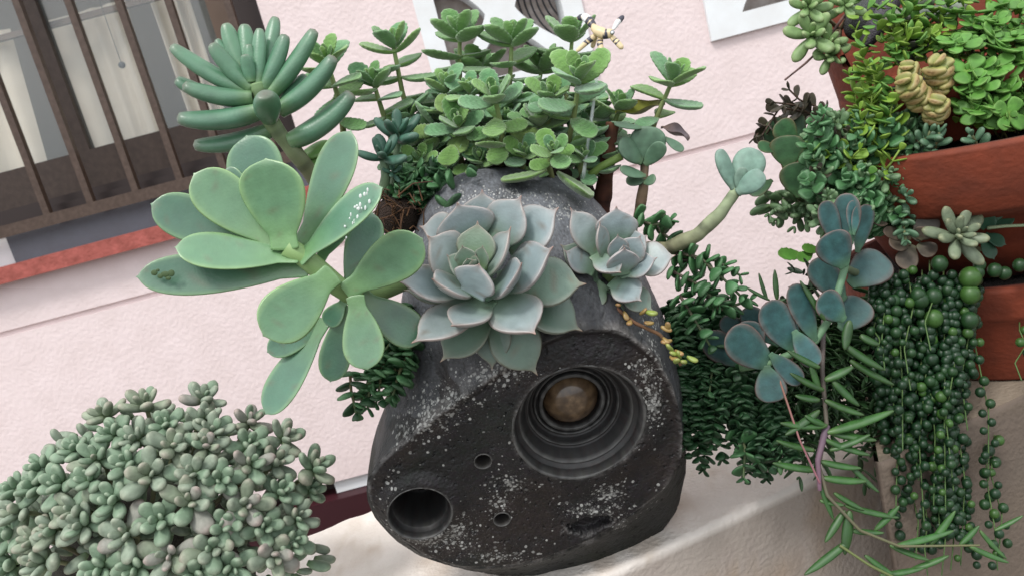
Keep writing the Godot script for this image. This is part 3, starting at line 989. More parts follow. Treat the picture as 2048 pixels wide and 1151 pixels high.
func build_small_rosette() -> void:
	var o := thing("rosette_succulent", "small grey lilac rosette succulent to the right of the large rosette", "succulent", spot(1225, 560, 0.56))
	var mat := leafy(0.42, 0.55, Color(0, 0, 0), 0.012, 0.0, "soft")
	var T := {"a": 1.0, "b": 0.76, "base": 0.55, "th": 0.22, "mucro": 0.11, "cup": 0.26, "keel": 1.25, "spots": 0.4, "edge": 7.0, "edge_mix": 0.6, "tip_pow": 12.0, "green": 0.65, "bloom": 0.28}
	var pal := [lin(116, 146, 118), lin(156, 172, 174), lin(192, 146, 134), lin(206, 178, 172), lin(152, 164, 164)]
	var low := [lin(92, 122, 96), lin(116, 140, 130), lin(160, 130, 112), lin(150, 142, 130), lin(112, 130, 120)]
	var ax := vec(0.12, 0.42, 0.9)
	traced(o, mat, low, T, ax, 0.535, [
		[1215, 580, -20, 1213, 672, -6, 74, 0.05, 0, 0.95],
		[1200, 560, -24, 1118, 600, -14, 78, 0.06, 0, 0.9],
		[1195, 550, -22, 1108, 545, -8, 62, 0.06, 0, 0.95],
		[1205, 565, -16, 1163, 612, 4, 66, 0.06, 0, 0.9],
		[1195, 545, -26, 1120, 488, -16, 66, 0.05, 0, 0.95],
		[1150, 520, -20, 1156, 525, -16, 28, 0.05, 0, 0.95],
		[1240, 575, -10, 1308, 622, 8, 62, 0.08, 0, 1.05],
		[1170, 615, -24, 1160, 655, -14, 60, 0.05, 0, 0.8]], "leaf")
	traced(o, mat, pal, T, ax, 0.535, [
		[1200, 510, -10, 1140, 414, 20, 71, 0.10, 0, 1.02],
		[1230, 490, -12, 1233, 411, 14, 90, 0.08, 0, 0.97],
		[1255, 500, -14, 1294, 470, 10, 62, 0.08, 0, 0.95],
		[1262, 530, -4, 1352, 510, 26, 82, 0.10, -6, 1.05],
		[1190, 540, -4, 1128, 500, 14, 62, 0.1, 0, 0.95],
		[1225, 560, 4, 1284, 602, 40, 71, 0.12, 0, 1.05],
		[1210, 520, 8, 1200, 442, 40, 49, 0.10, 34, 1.0],
		[1240, 545, 12, 1316, 514, 58, 55, 0.16, -4, 1.05],
		[1190, 510, 10, 1243, 545, 72, 58, 0.16, 0, 1.02],
		[1248, 530, 16, 1282, 470, 50, 58, 0.12, -8, 1.0],
		[1236, 525, 22, 1236, 468, 52, 47, 0.12, 0, 0.98],
		[1240, 548, 26, 1250, 494, 74, 68, 0.1, 0, 1.08],
		[1246, 522, 34, 1248, 488, 66, 30, 0.1, 0, 1.0]], "leaf")
	put("stem", tube(px_path([[1228, 525, 0.54], [1215, 570, 0.548], [1190, 560, 0.58]]), 0.006, 0.006, lin(120, 150, 90), lin(90, 100, 66)), M_plainv(0.7), o)

func build_paddle_plant() -> void:
	var o := thing("paddle_leaf_succulent", "big pale green paddle leaved succulent leaning out to the left of the planter", "succulent", spot(800, 560, 0.56))
	var mat := leafy(0.33, 0.6, Color(0.06, 0.10, 0.03), 0.008, 0.0, "soft")
	var T := {"a": 1.12, "b": 0.5, "base": 0.36, "th": 0.15, "mucro": 0.022, "cup": 0.16, "keel": 1.1, "edge": 9.0, "edge_mix": 0.95, "tip_pow": 30.0, "green": 0.55, "spots": 0.3, "bloom": 0.10}
	var pal := [lin(132, 176, 116), lin(112, 158, 122), lin(154, 182, 140), lin(172, 210, 142), lin(122, 168, 122)]
	var blue := [lin(120, 164, 110), lin(86, 134, 116), lin(146, 176, 140), lin(164, 202, 144), lin(104, 152, 114)]
	var ax := vec(-0.25, 0.35, 0.9)
	var d := 0.475
	traced(o, mat, blue, T, ax, d, [
		[556, 470, -40, 492, 270, -46, 122, 0.02, 0, 0.92],
		[515, 470, -36, 455, 332, -44, 50, 0.0, 0, 0.9],
		[530, 492, -24, 300, 407, -2, 94, 0.10, -6, 0.95],
		[604, 490, -16, 702, 260, 0, 104, 0.06, -4, 0.95],
		[618, 536, -10, 270, 553, 30, 86, 0.06, -12, 0.92],
		[600, 520, 8, 766, 374, 70, 88, -0.03, -8, 1.1],
		[640, 520, -20, 700, 420, -20, 62, 0.0, 0, 1.05]], "leaf", 24, 18)
	traced(o, mat, pal, T, ax, d, [
		[556, 490, -6, 386, 346, 24, 102, 0.06, 6, 1.02],
		[572, 500, 16, 531, 316, 70, 140, 0.10, 0, 1.08],
		[600, 512, 6, 348, 494, 50, 88, 0.08, 12, 0.98]], "leaf", 24, 18)
	# the second rosette, lower on the same stem
	var ax2 := vec(0.05, 0.1, 0.99)
	traced(o, mat, blue, T, ax2, d + 0.01, [
		[650, 640, -30, 530, 829, -24, 86, 0.02, 28, 1.02],
		[695, 590, -22, 745, 424, -36, 74, 0.03, 10, 1.0],
		[720, 590, -26, 846, 682, -44, 82, 0.02, -6, 0.72],
		[690, 610, -18, 660, 764, -26, 64, 0.03, -6, 0.92],
		[660, 640, -34, 533, 704, -30, 56, 0.02, 0, 1.0],
		[690, 600, -10, 652, 650, -10, 42, 0.0, 0, 1.1]], "leaf", 22, 16)
	traced(o, mat, pal, T, ax2, d, [
		[690, 585, 0, 846, 476, 20, 98, 0.12, 16, 0.90],
		[710, 590, 4, 735, 740, 22, 84, 0.10, 4, 0.86],
		[668, 545, 20, 525, 672, 80, 108, 0.10, -14, 0.98]], "leaf", 22, 16)
	put("stem", tube(px_path([[572, 492, d - 0.004], [606, 512, d], [645, 545, d + 0.004], [690, 585, d + 0.008], [740, 590, d + 0.04], [810, 560, 0.57]]), 0.0058, 0.0072, lin(150, 186, 118), lin(132, 160, 96), 12, 0.1), M_plainv(0.5), o)
	var gone := plain(70, 96, 50, 0.7, null, 1.0, null, 0.0, 0.6)
	var eat := SphereMesh.new()
	eat.radius = 1.0
	eat.height = 2.0
	eat.radial_segments = 9
	eat.rings = 5
	for q in [[308, 545, 7, 6], [320, 552, 6, 5], [330, 548, 9, 6], [342, 546, 7, 7], [336, 556, 6, 4], [315, 540, 4, 3]]:
		put("chewed_patch", eat, gone, o, Transform3D(Basis(RT * q[2] * 0.00029, UP * q[3] * 0.00029, -FW * 0.0006), spot(q[0], q[1], 0.4625)))
	# sap drips, scars and scabs on the three marked leaves
	var scar := plain(214, 222, 216, 0.35, null, 1.0, null, 0.0, 0.8)
	var e := SphereMesh.new()
	e.radius = 1.0
	e.height = 2.0
	e.radial_segments = 10
	e.rings = 5
	for i in 22:
		var t := rng.randf()
		var q := spot(lerpf(684, 738, t) + rng.randfn() * 7, lerpf(478, 378, t) + rng.randfn() * 7, d - (0.0195 + 0.006 * t))
		put("dried_drip", e, scar, o, Transform3D(Basis(RT * 0.0006 * rng.randf_range(0.6, 1.5), UP * 0.0012 * rng.randf_range(0.6, 1.5), -FW * 0.0004), q))

func build_finger_plant() -> void:
	var o := thing("finger_leaf_succulent", "blue green finger leaved succulent rearing up at the top left of the planter", "succulent", spot(640, 370, 0.57))
	var mat := leafy(0.38, 0.55, Color(0, 0, 0), 0.010, 0.0, "soft")
	var T := {"a": 0.42, "b": 0.34, "base": 0.58, "th": 0.80, "cup": 0.0, "edge": 3.0, "edge_mix": 0.25, "tip_pow": 16.0, "green": 0.3}
	var pal := [lin(130, 168, 118), lin(98, 148, 124), lin(124, 126, 110), lin(140, 176, 162), lin(86, 136, 100)]
	var ax := vec(-0.10, 0.78, 0.62)
	traced(o, mat, pal, T, ax, 0.55, [
		[480, 140, -30, 432, 78, -30, 24, 0.05, 0, 1.05],
		[486, 150, -26, 450, 46, -30, 36, 0.04, 0, 1.08],
		[496, 140, -30, 488, 48, -40, 36, 0.04, 0, 1.15],
		[530, 170, -20, 551, 33, -40, 34, -0.04, 0, 1.05],
		[430, 195, -30, 350, 158, -10, 36, 0.08, 0, 0.9],
		[520, 220, -30, 440, 226, -20, 30, 0.05, 0, 1.2],
		[560, 215, -20, 612, 150, -30, 34, 0.0, 0, 0.85],
		[575, 285, -24, 704, 185, -10, 54, 0.16, 0, 0.9],
		[545, 258, -20, 385, 290, 10, 46, 0.14, 0, 0.85],
		[508, 186, 0, 340, 90, 20, 40, 0.12, 0, 1.0],
		[506, 180, 6, 421, 86, 30, 38, 0.10, 0, 1.0],
		[516, 172, 6, 519, 56, 0, 30, -0.02, 0, 1.1],
		[524, 182, 0, 571, 68, 6, 38, 0.06, 0, 1.0],
		[540, 190, -6, 630, 58, 10, 42, 0.07, 0, 1.0],
		[556, 222, 0, 668, 112, 30, 48, 0.14, 0, 0.9],
		[506, 196, 10, 364, 170, 44, 44, 0.14, 0, 0.88],
		[520, 222, 14, 352, 236, 50, 50, 0.14, 0, 0.86],
		[500, 150, 8, 496, 88, 10, 24, 0.02, 0, 1.0],
		[503, 165, 14, 489, 108, 30, 27, 0.03, 0, 1.05],
		[537, 236, 16, 529, 186, 76, 54, 0.06, 0, 0.85]], "leaf", 16, 16)
	put("stem", tube(px_path([[512, 168, 0.548], [530, 225, 0.55], [560, 270, 0.556], [600, 318, 0.565], [640, 370, 0.58]]), 0.0052, 0.0062, lin(132, 164, 112), lin(110, 104, 78), 12, 0.15), M_plainv(0.6), o)
	traced(o, mat, [lin(120, 160, 84), lin(126, 172, 92), lin(140, 180, 100), lin(140, 180, 100), lin(120, 160, 90)], {"a": 0.9, "b": 0.5, "base": 0.3, "th": 0.3}, vec(0, 0.4, 0.9), 0.575, [[590, 320, 0, 660, 285, 0, 34, 0.05, 0, 1.0], [600, 330, -4, 672, 312, -4, 40, 0.05, 0, 0.95]])

# ------------------------------------------------------------------ the green bush on top
func build_bush() -> void:
	var o := thing("felted_leaf_bush", "bushy plant of soft green scalloped leaves growing from the planter's top", "plant", spot(1030, 380, 0.66))
	var mat := leafy(0.9, 0.25, Color(0.24, 0.36, 0.06), 0.05, 0.9, "soft")
	var T := {"a": 0.85, "b": 0.48, "base": 0.16, "th": 0.22, "cup": 0.22, "keel": 1.0, "serr": 0.15, "teeth": 7.0, "vein": 0.2, "edge": 6.0, "edge_mix": 0.42, "tip_pow": 20.0, "green": 0.3}
	var pals := [
		[lin(140, 176, 100), lin(112, 164, 92), lin(164, 204, 142), lin(186, 216, 168), lin(142, 184, 104)],
		[lin(136, 174, 106), lin(116, 168, 116), lin(164, 204, 150), lin(186, 216, 178), lin(142, 184, 118)],
		[lin(146, 180, 100), lin(128, 174, 92), lin(168, 208, 136), lin(188, 218, 156), lin(150, 188, 104)]]
	var protos := []
	for p in pals:
		protos.append(blade(T, p, 0.68, 0.12, 28, 14))
		protos.append(blade(T, p, 0.58, -0.05, 28, 14))
	var young := [blade(T, pals[2], 0.6, 0.16, 12, 8), blade(T, pals[0], 0.55, 0.14, 12, 8)]
	# [tip x, y, depth, foot x, y, depth, leaf length in px, pairs]
	var shoots := [
		[785, 84, 0.63, 840, 290, 0.65, 62, 5], [919, 62, 0.66, 930, 270, 0.67, 66, 5], [1024, 72, 0.65, 1030, 280, 0.66, 66, 6],
		[1145, 68, 0.67, 1120, 260, 0.68, 56, 4], [894, 170, 0.62, 905, 320, 0.64, 56, 4], [988, 188, 0.57, 1002, 330, 0.61, 62, 4],
		[1160, 150, 0.575, 1128, 320, 0.62, 76, 4], [1349, 152, 0.615, 1290, 300, 0.64, 66, 3], [1242, 210, 0.64, 1215, 320, 0.65, 56, 3],
		[1106, 300, 0.565, 1104, 360, 0.60, 46, 2], [916, 246, 0.60, 925, 330, 0.63, 56, 3], [815, 232, 0.63, 850, 330, 0.65, 44, 3],
		[1080, 240, 0.61, 1080, 330, 0.64, 58, 4], [652, 118, 0.60, 690, 300, 0.62, 66, 4], [960, 130, 0.69, 965, 290, 0.69, 60, 5],
		[1085, 130, 0.69, 1070, 290, 0.69, 60, 5], [1015, 240, 0.63, 1010, 330, 0.65, 56, 4], [860, 290, 0.62, 880, 350, 0.63, 46, 3], [1200, 270, 0.66, 1180, 350, 0.66, 48, 3], [840, 318, 0.60, 850, 370, 0.62, 44, 2], [960, 318, 0.60, 965, 370, 0.62, 50, 2], [1050, 305, 0.59, 1050, 360, 0.61, 48, 2], [1170, 310, 0.60, 1168, 360, 0.62, 46, 2], [745, 160, 0.62, 790, 300, 0.64, 56, 3], [1100, 190, 0.60, 1090, 320, 0.63, 56, 3], [940, 180, 0.61, 950, 310, 0.64, 54, 3]]
	shoots.sort_custom(func(p, q): return p[2] < q[2])
	var made := 0
	var far_leaves := []
	for s in shoots:
		var top := spot(s[0], s[1], s[2])
		var foot := spot(s[3], s[4], s[5])
		var midp := (top + foot) * 0.5 + RT * rng.randf_range(-0.004, 0.004)
		var sh := sub("shoot", o, foot)
		put("stalk", tube([foot, midp, top], 0.0026, 0.0016, lin(140, 136, 88), lin(150, 176, 112), 8), M_plainv(0.8), sh)
		var axis := (top - foot).normalized().lerp(Vector3.UP, 0.4).normalized()
		axis = (axis + vec(0, 0, 1) * (0.5 if s[2] < 0.605 else 0.2)).normalized()
		var x := axis.cross(FW).normalized()
		var y := axis.cross(x)
		var az := rng.randf() * PI
		var size: float = 1.12 * s[6] * s[2] / FOCAL
		for k in int(s[7]) + 4:
			var drop: float = (0.0016 * k + maxf(0.0, k - 4) * 0.0085) * (1.0 + 0.2 * rng.randf()) * s[6] / 60.0
			var l: float = [0.34, 0.55, 0.8, 1.02, 1.1, 1.05, 1.0, 0.95, 0.9, 0.85][k] * size
			var el := deg_to_rad([76.0, 64.0, 52.0, 38.0, 22.0, 8.0, -2.0, -8.0, -12.0, -14.0][k])
			var at: Vector3 = top + axis * (0.002 - 0.0006 * k) if drop <= 0.0 else top.lerp(foot, minf(0.96, drop / (foot - top).length()))
			for sgn in 2:
				var an := az + PI * sgn + rng.randf_range(-0.2, 0.2)
				var rad := x * cos(an) + y * sin(an)
				var e := el + rng.randf_range(-0.14, 0.14)
				var lt := leaf_at(at, rad * cos(e) + axis * sin(e), axis * cos(e) - rad * sin(e), l * rng.randf_range(0.9, 1.12))
				if made < 275 and (k < 7 or s[2] < 0.6):
					put("leaf", young[k % 2] if k < 2 else protos[rng.randi() % protos.size()], mat, sh, lt)
					made += 1
				else:
					far_leaves.append(lt)
			az += PI / 2
	var oldp := [lin(128, 156, 84), lin(112, 152, 72), lin(140, 170, 100), lin(150, 184, 120), lin(128, 160, 104)]
	var pale := [lin(140, 166, 92), lin(132, 164, 92), lin(150, 176, 110), lin(156, 184, 122), lin(140, 168, 112)]
	traced(o, mat, oldp, T, vec(-0.1, 0.75, 0.65), 0.575, [
		[1092, 340, 0, 1003, 362, 30, 56, 0.1, 20, 1.05], [1116, 345, 0, 1182, 395, 34, 78, 0.06, -40, 0.98], [905, 290, 0, 892, 332, 26, 46, 0.1, 0, 1.0],
		[1010, 290, 10, 952, 288, 36, 50, 0.06, 30, 1.0]], "leaf", 22, 12)
	traced(o, mat, pale, T, vec(-0.2, 0.55, 0.8), 0.61, [
		[920, 215, 0, 868, 208, 10, 56, 0.0, 0, 1.1], [930, 225, 0, 905, 250, 10, 44, 0.0, 0, 1.1], [1020, 262, 0, 1078, 280, 20, 52, 0.08, 0, 0.98], [880, 262, 10, 826, 266, 10, 42, 0.06, 0, 1.0],
		[935, 272, 20, 905, 305, 30, 50, 0.06, 0, 1.05], [960, 270, 20, 1008, 296, 30, 46, 0.06, 0, 1.0]], "leaf", 20, 12)
	traced(o, mat, [lin(80, 110, 60), lin(86, 130, 56), lin(110, 150, 80), lin(120, 160, 90), lin(96, 130, 70)], T, vec(0, 0.3, 0.95), 0.63, [
		[850, 340, 0, 848, 282, 0, 54, 0, 0, 0.95], [950, 352, 0, 930, 388, 10, 50, 0.06, 0, 0.85], [905, 345, 0, 880, 372, 10, 44, 0.04, 0, 0.8], [800, 330, -20, 770, 300, -20, 56, 0.0, 0, 1.0]], "leaf", 16, 10)
	# leaf mass in the middle of the bush
	var ts := []
	for i in 300:
		var c := spot(rng.randf_range(800, 1225), rng.randf_range(190, 345), rng.randf_range(0.62, 0.70))
		var r := Vector3(rng.randfn(), rng.randfn() * 0.4, rng.randfn()).normalized()
		ts.append(leaf_at(c, r, Vector3.UP + r * 0.3 - FW * 0.4, rng.randf_range(0.018, 0.027)))
	scatter("inner_leaves", protos[2], mat, o, ts)
	scatter("inner_leaves", protos[0], mat, o, far_leaves)

# ------------------------------------------------------------------ pebble leaved clump, lower left
func build_pebble_clump() -> void:
	var o := thing("pebble_leaf_clump", "dense mound of grey green pebble leaved succulent at the lower left", "succulent", spot(320, 1240, 0.62))
	var mat := leafy(0.6, 0.4, Color(0, 0, 0), 0.015)
	var T := {"a": 0.75, "b": 0.44, "base": 0.30, "th": 0.68, "mucro": 0.02, "edge": 3.0, "edge_mix": 0.2, "tip_pow": 8.0, "green": 0.4}
	var pals := [
		[lin(130, 152, 112), lin(150, 164, 142), lin(170, 166, 152), lin(166, 174, 160), lin(132, 150, 126)],
		[lin(132, 156, 116), lin(150, 166, 148), lin(160, 168, 150), lin(158, 174, 158), lin(120, 144, 120)],
		[lin(130, 148, 112), lin(162, 164, 156), lin(182, 166, 160), lin(174, 174, 168), lin(142, 150, 136)],
		[lin(122, 154, 112), lin(134, 160, 136), lin(156, 172, 150), lin(158, 178, 158), lin(112, 144, 116)]]
	var protos := []
	for p0 in pals:
		var p := tint(p0, 1.34, 0.025)
		protos.append(blade(T, p, 0.58, 0.10, 12, 10))
		protos.append(blade(T, p, 0.48, 0.07, 12, 10))
	var c := spot(300, 1150, 0.66)
	var spots := [[210, 829, 54], [291, 810, 60], [407, 797, 54], [408, 838, 52], [500, 843, 54], [568, 876, 58], [425, 865, 56], [193, 918, 60], [346, 893, 58], [271, 879, 52], [414, 893, 50], [500, 929, 60], [550, 926, 58], [628, 936, 62], [300, 952, 70], [389, 947, 60], [382, 1004, 66], [489, 1011, 60], [593, 1036, 54], [150, 1022, 64], [164, 1050, 56], [39, 1022, 62], [253, 1068, 64], [339, 1111, 62], [425, 1097, 60], [546, 1111, 60], [86, 1125, 66], [107, 1061, 58], [71, 1079, 54], [121, 968, 58], [71, 975, 54], [586, 1083, 50], [461, 1136, 58], [200, 1136, 56], [528, 1054, 52], [500, 890, 52], [228, 868, 52], [80, 935, 46], [30, 980, 50], [150, 900, 48], [228, 1000, 58], [320, 1040, 56], [450, 1050, 52], [20, 1070, 54], [270, 1135, 56], [620, 980, 46], [330, 850, 46], [390, 1150, 56], [20, 1130, 60], [180, 960, 52], [440, 960, 52], [560, 985, 50], [255, 925, 52], [350, 800, 10]]
	var k := 0
	var inner := []
	for s in spots:
		if s[2] < 20:
			continue
		var rx: float = (s[0] - 310.0) / 360.0
		var ry: float = (s[1] - 1150.0) / 360.0
		var bulge := sqrt(maxf(0.05, 1.0 - rx * rx - ry * ry))
		var at := spot(s[0], s[1], 0.655 - 0.085 * bulge)
		var axis := vec(rx * 0.8 + rng.randfn() * 0.1, -ry * 0.75 + 0.12 + rng.randfn() * 0.1, 0.2 + 0.75 * bulge)
		var size: float = s[2] * 0.60 / FOCAL * 1.02
		var rs := sub("sprig", o, at)
		var sel := [protos[rng.randi() % 8], protos[rng.randi() % 8], protos[rng.randi() % 4], protos[rng.randi() % 4], protos[k % 6]]
		if k < 29:
			rosette(rs, mat, sel, at, axis, size, 10, 76, 10, 0.42)
			put("stalk", tube([at, at - axis * 0.014, at.lerp(c, 0.35)], 0.0016, 0.002, lin(140, 150, 110), lin(96, 92, 66), 6), M_plainv(0.7), rs)
		else:
			var tmp := sub("sprig", o, at)
			rosette(tmp, mat, sel, at, axis, size, 10, 76, 10, 0.42)
			for ch in tmp.get_children():
				inner.append((ch as Node3D).global_transform)
			tmp.free()
			rs.free()
		k += 1
	# loose leaves below each sprig, and the shaded inside of the mound
	for i in 560:
		var v := Vector3(rng.randfn(), absf(rng.randfn()), rng.randfn()).normalized()
		var rr := rng.randf_range(0.66, 0.97)
		var px := 310.0 + 335.0 * rr * (v.x)
		var py := 1150.0 - 340.0 * rr * v.y
		var at := spot(px, py, 0.66 - 0.075 * v.z * rr)
		var dir := (vec(v.x + rng.randfn() * 0.5, v.y + rng.randfn() * 0.5, v.z * 0.6 + rng.randfn() * 0.4))
		inner.append(leaf_at(at, dir, vec(0, 1, 0.3), rng.randf_range(0.012, 0.02)))
	var half := inner.size() / 2
	scatter("inner_leaves", protos[6], mat, o, inner.slice(0, half))
	scatter("inner_leaves", protos[2], mat, o, inner.slice(half))
	var e := SphereMesh.new()
	e.radius = 1.0
	e.height = 2.0
	var bw := spot(310, 1290, 0.70)
	put("bowl", lathe([Vector2(0.0, 0.941 - bw.y), Vector2(0.06, 0.941 - bw.y), Vector2(0.085, 0.0), Vector2(0.09, 0.012), Vector2(0.084, 0.014), Vector2(0.0, 0.008)], 48, lin(150, 84, 58, 0.5)), M_plainv(0.8), o, Transform3D(Basis(), bw))
	put("soil", e, plain(62, 58, 44, 0.95, M.mottle, 20.0, M.fine, 0.2, 0.6), o, Transform3D(Basis(RT * 0.085, UP * 0.085, -FW * 0.05), spot(310, 1165, 0.685)))

# ------------------------------------------------------------------ right side
func build_right_plants() -> void:
	# round blue leaves on a cascading stem
	var T := {"a": 0.95, "b": 0.48, "base": 0.2, "th": 0.14, "cup": 0.1, "edge": 9.0, "edge_mix": 0.95, "tip_pow": 40.0, "green": 0.4}
	var mat := leafy(0.55, 0.45, Color(0, 0, 0), 0.012)
	var blue := [lin(92, 132, 104), lin(66, 112, 112), lin(140, 100, 92), lin(156, 124, 116), lin(88, 130, 110)]
	var o := thing("round_leaf_succulent", "blue green round leaved succulent cascading down between planter and pots", "succulent", spot(1700, 520, 0.64))
	var ax := vec(-0.35, 0.35, 0.87)
	traced(o, mat, blue, T, ax, 0.60, [
		[1530, 690, -30, 1440, 640, -20, 46, 0.0, 0, 0.6], [1490, 730, -26, 1408, 672, -10, 62, 0.0, 0, 0.6], [1560, 690, -20, 1486, 618, -16, 52, 0.0, 0, 0.8], [1600, 690, -20, 1560, 606, -16, 40, 0, 30, 0.8],
		[1690, 600, -16, 1625, 520, -10, 62, 0.0, 0, 0.9], [1700, 570, -16, 1772, 512, -10, 84, 0.03, 0, 0.88], [1715, 505, -16, 1736, 408, -6, 46, 0.04, 40, 0.95], [1682, 660, -16, 1729, 598, -6, 72, 0.03, 0, 0.95]])
	traced(o, mat, blue, T, ax, 0.58, [
		[1700, 490, 0, 1692, 386, 10, 52, 0.06, -10, 1.1], [1680, 495, 4, 1648, 402, 16, 46, 0.06, 20, 1.0], [1706, 470, 16, 1708, 400, 16, 30, 0.06, 30, 1.25], [1708, 470, 20, 1717, 412, 16, 22, 0.06, 40, 1.35],
		[1690, 535, 12, 1655, 466, 34, 74, 0.06, 0, 1.05], [1690, 640, 10, 1640, 590, 30, 60, 0.05, 0, 1.1], [1632, 682, 6, 1585, 568, 20, 56, 0.05, 24, 1.0], [1592, 704, 6, 1532, 604, 24, 70, 0.05, 10, 0.95],
		[1545, 735, 10, 1456, 662, 40, 78, 0.05, 0, 0.95], [1588, 660, 22, 1634, 732, 40, 46, 0.05, 0, 1.05], [1540, 706, 22, 1604, 766, 34, 42, 0.05, 10, 1.0], [1532, 730, 16, 1548, 804, 26, 62, 0.05, 0, 0.9],
		[1500, 720, 0, 1500, 640, 10, 60, 0.04, 0, 0.7]])
	put("stem", tube(px_path([[1708, 430, 0.578], [1690, 536, 0.585], [1664, 630, 0.585], [1629, 684, 0.58], [1590, 705, 0.578], [1541, 725, 0.576], [1480, 735, 0.585]]), 0.0026, 0.003, lin(120, 160, 130), lin(96, 130, 90)), M_plainv(0.6), o)
	put("old_stem", tube(px_path([[1690, 536, 0.585], [1750, 560, 0.65], [1800, 560, 0.70]]), 0.003, 0.003, lin(96, 110, 80), lin(80, 80, 60)), M_plainv(0.7), o)
	var o2 := thing("round_leaf_succulent", "green round leaved succulent with reddish rims on the left side of the pots", "succulent", spot(1610, 420, 0.70))
	var gr := [lin(96, 134, 84), lin(70, 116, 74), lin(120, 100, 74), lin(140, 120, 88), lin(84, 124, 84)]
	traced(o2, mat, gr, T, vec(-0.5, 0.25, 0.8), 0.67, [
		[1575, 300, 0, 1528, 254, 0, 40, 0, 0, 1.0], [1600, 290, -10, 1596, 226, -10, 30, 0, 20, 1.0], [1612, 330, -10, 1626, 262, -6, 32, 0, 40, 0.95], [1630, 390, -10, 1650, 326, -4, 38, 0, 30, 0.8],
		[1545, 360, -6, 1500, 390, 4, 34, 0, 0, 0.9], [1580, 290, 0, 1540, 240, 6, 46, 0, 0, 1.1]])
	traced(o2, mat, gr, T, vec(-0.3, 0.25, 0.9), 0.655, [
		[1592, 290, 8, 1556, 243, 20, 50, 0.04, 0, 1.15], [1576, 335, 10, 1576, 270, 24, 70, 0.04, 0, 1.08], [1602, 395, 10, 1590, 324, 24, 68, 0.04, 0, 0.95], [1560, 300, 6, 1515, 290, 16, 26, 0.04, 0, 1.2]])
	put("stem", tube(px_path([[1575, 270, 0.665], [1572, 330, 0.668], [1592, 390, 0.67], [1640, 420, 0.70]]), 0.003, 0.003, lin(120, 140, 90), lin(100, 100, 70)), M_plainv(0.6), o2)
	# thick leaning stem with four waxy leaves
	var h := thing("waxy_leaf_succulent", "thick scarred stem ending in four pale waxy blue leaves, leaning right", "succulent", spot(1330, 500, 0.60))
	var wax := [lin(140, 168, 150), lin(146, 182, 174), lin(160, 186, 178), lin(170, 198, 190), lin(130, 166, 158)]
	traced(h, mat, wax, {"a": 0.8, "b": 0.46, "base": 0.35, "th": 0.42, "cup": 0.0, "edge": 4.0, "edge_mix": 0.3, "green": 0.3}, vec(0.1, 0.5, 0.86), 0.575, [
		[1476, 378, -10, 1512, 298, -20, 66, 0.04, 0, 1.0], [1470, 380, 0, 1438, 298, 4, 46, 0.04, 20, 0.98], [1478, 384, 6, 1486, 334, 16, 28, 0.04, 0, 0.9], [1474, 386, 12, 1528, 346, 40, 46, 0.05, 0, 1.05]])
	put("stem", tube(px_path([[1474, 380, 0.575], [1440, 428, 0.577], [1395, 470, 0.582], [1335, 497, 0.595], [1270, 500, 0.62]]), 0.0042, 0.0062, lin(150, 166, 130), lin(128, 114, 86), 14, 0.35), M_plainv(0.75), h)
	# string of beads
	var sb := thing("bead_string_plant", "curtain of dark green bead leaved strings hanging from the pots", "succulent", spot(1880, 560, 0.62))
	var bead := SphereMesh.new()
	bead.radius = 1.0
	bead.height = 2.12
	bead.radial_segments = 14
	bead.rings = 8
	var bm := [leafy(0.42, 0.45), leafy(0.42, 0.45), leafy(0.42, 0.45)]
	for i in 3:
		bm[i].vertex_color_use_as_albedo = false
		bm[i].albedo_color = [lin(52, 96, 50, 0.5), lin(40, 82, 50, 0.5), lin(84, 130, 58, 0.55)][i].linear_to_srgb()
	var strands := [[1765, 560, 1770, 740], [1784, 600, 1792, 1035], [1800, 560, 1806, 900], [1815, 540, 1822, 780], [1832, 600, 1838, 960], [1845, 560, 1850, 1060], [1858, 600, 1868, 1010], [1872, 620, 1880, 1060], [1888, 560, 1892, 1020], [1902, 560, 1908, 980], [1914, 640, 1922, 1130], [1930, 560, 1936, 860], [1752, 640, 1756, 700], [1950, 560, 1978, 960], [1972, 900, 1996, 1140], [1990, 880, 1998, 1110], [2040, 660, 2044, 760], [1860, 540, 1862, 700], [1826, 900, 1832, 1120], [1880, 900, 1884, 1150], [1900, 960, 1902, 1140], [1850, 1000, 1856, 1150]]
	var count := 0
	for s in strands:
		var d0 := 0.615 - 0.006 * rng.randf()
		var d1 := 0.595 - 0.02 * rng.randf()
		var wob := rng.randf_range(-14, 14)
		var pts := px_path([[s[0], s[1] - 20, d0 + 0.02], [s[0], s[1], d0], [lerpf(s[0], s[2], 0.3) + wob, lerpf(s[1], s[3], 0.3), lerpf(d0, d1, 0.3)], [lerpf(s[0], s[2], 0.65) - wob, lerpf(s[1], s[3], 0.65), lerpf(d0, d1, 0.65)], [s[2], s[3], d1]])
		put("string", tube(pts, 0.0006, 0.0005, lin(96, 120, 62), lin(80, 110, 56), 5), M_plainv(0.7), sb)
		var y: float = s[1]
		var flip := 1.0
		while y < s[3] and count < 280:
			var t: float = (y - s[1]) / (s[3] - s[1])
			var r := rng.randf_range(0.0028, 0.0043) * (0.8 + 0.3 * (1.0 - t))
			var at := spot(lerpf(s[0], s[2], t) + wob * sin(t * TAU * 0.95) + flip * rng.randf_range(5, 13), y, lerpf(d0, d1, t) - 0.002 + rng.randf_range(-0.004, 0.004))
			put("bead", bead, bm[rng.randi() % 2 if rng.randf() < 0.85 else 2], sb, Transform3D(Basis(RT * r, UP * r, -FW * r), at))
			flip = -flip
			y += rng.randf_range(16, 25)
			count += 1
	var more := []
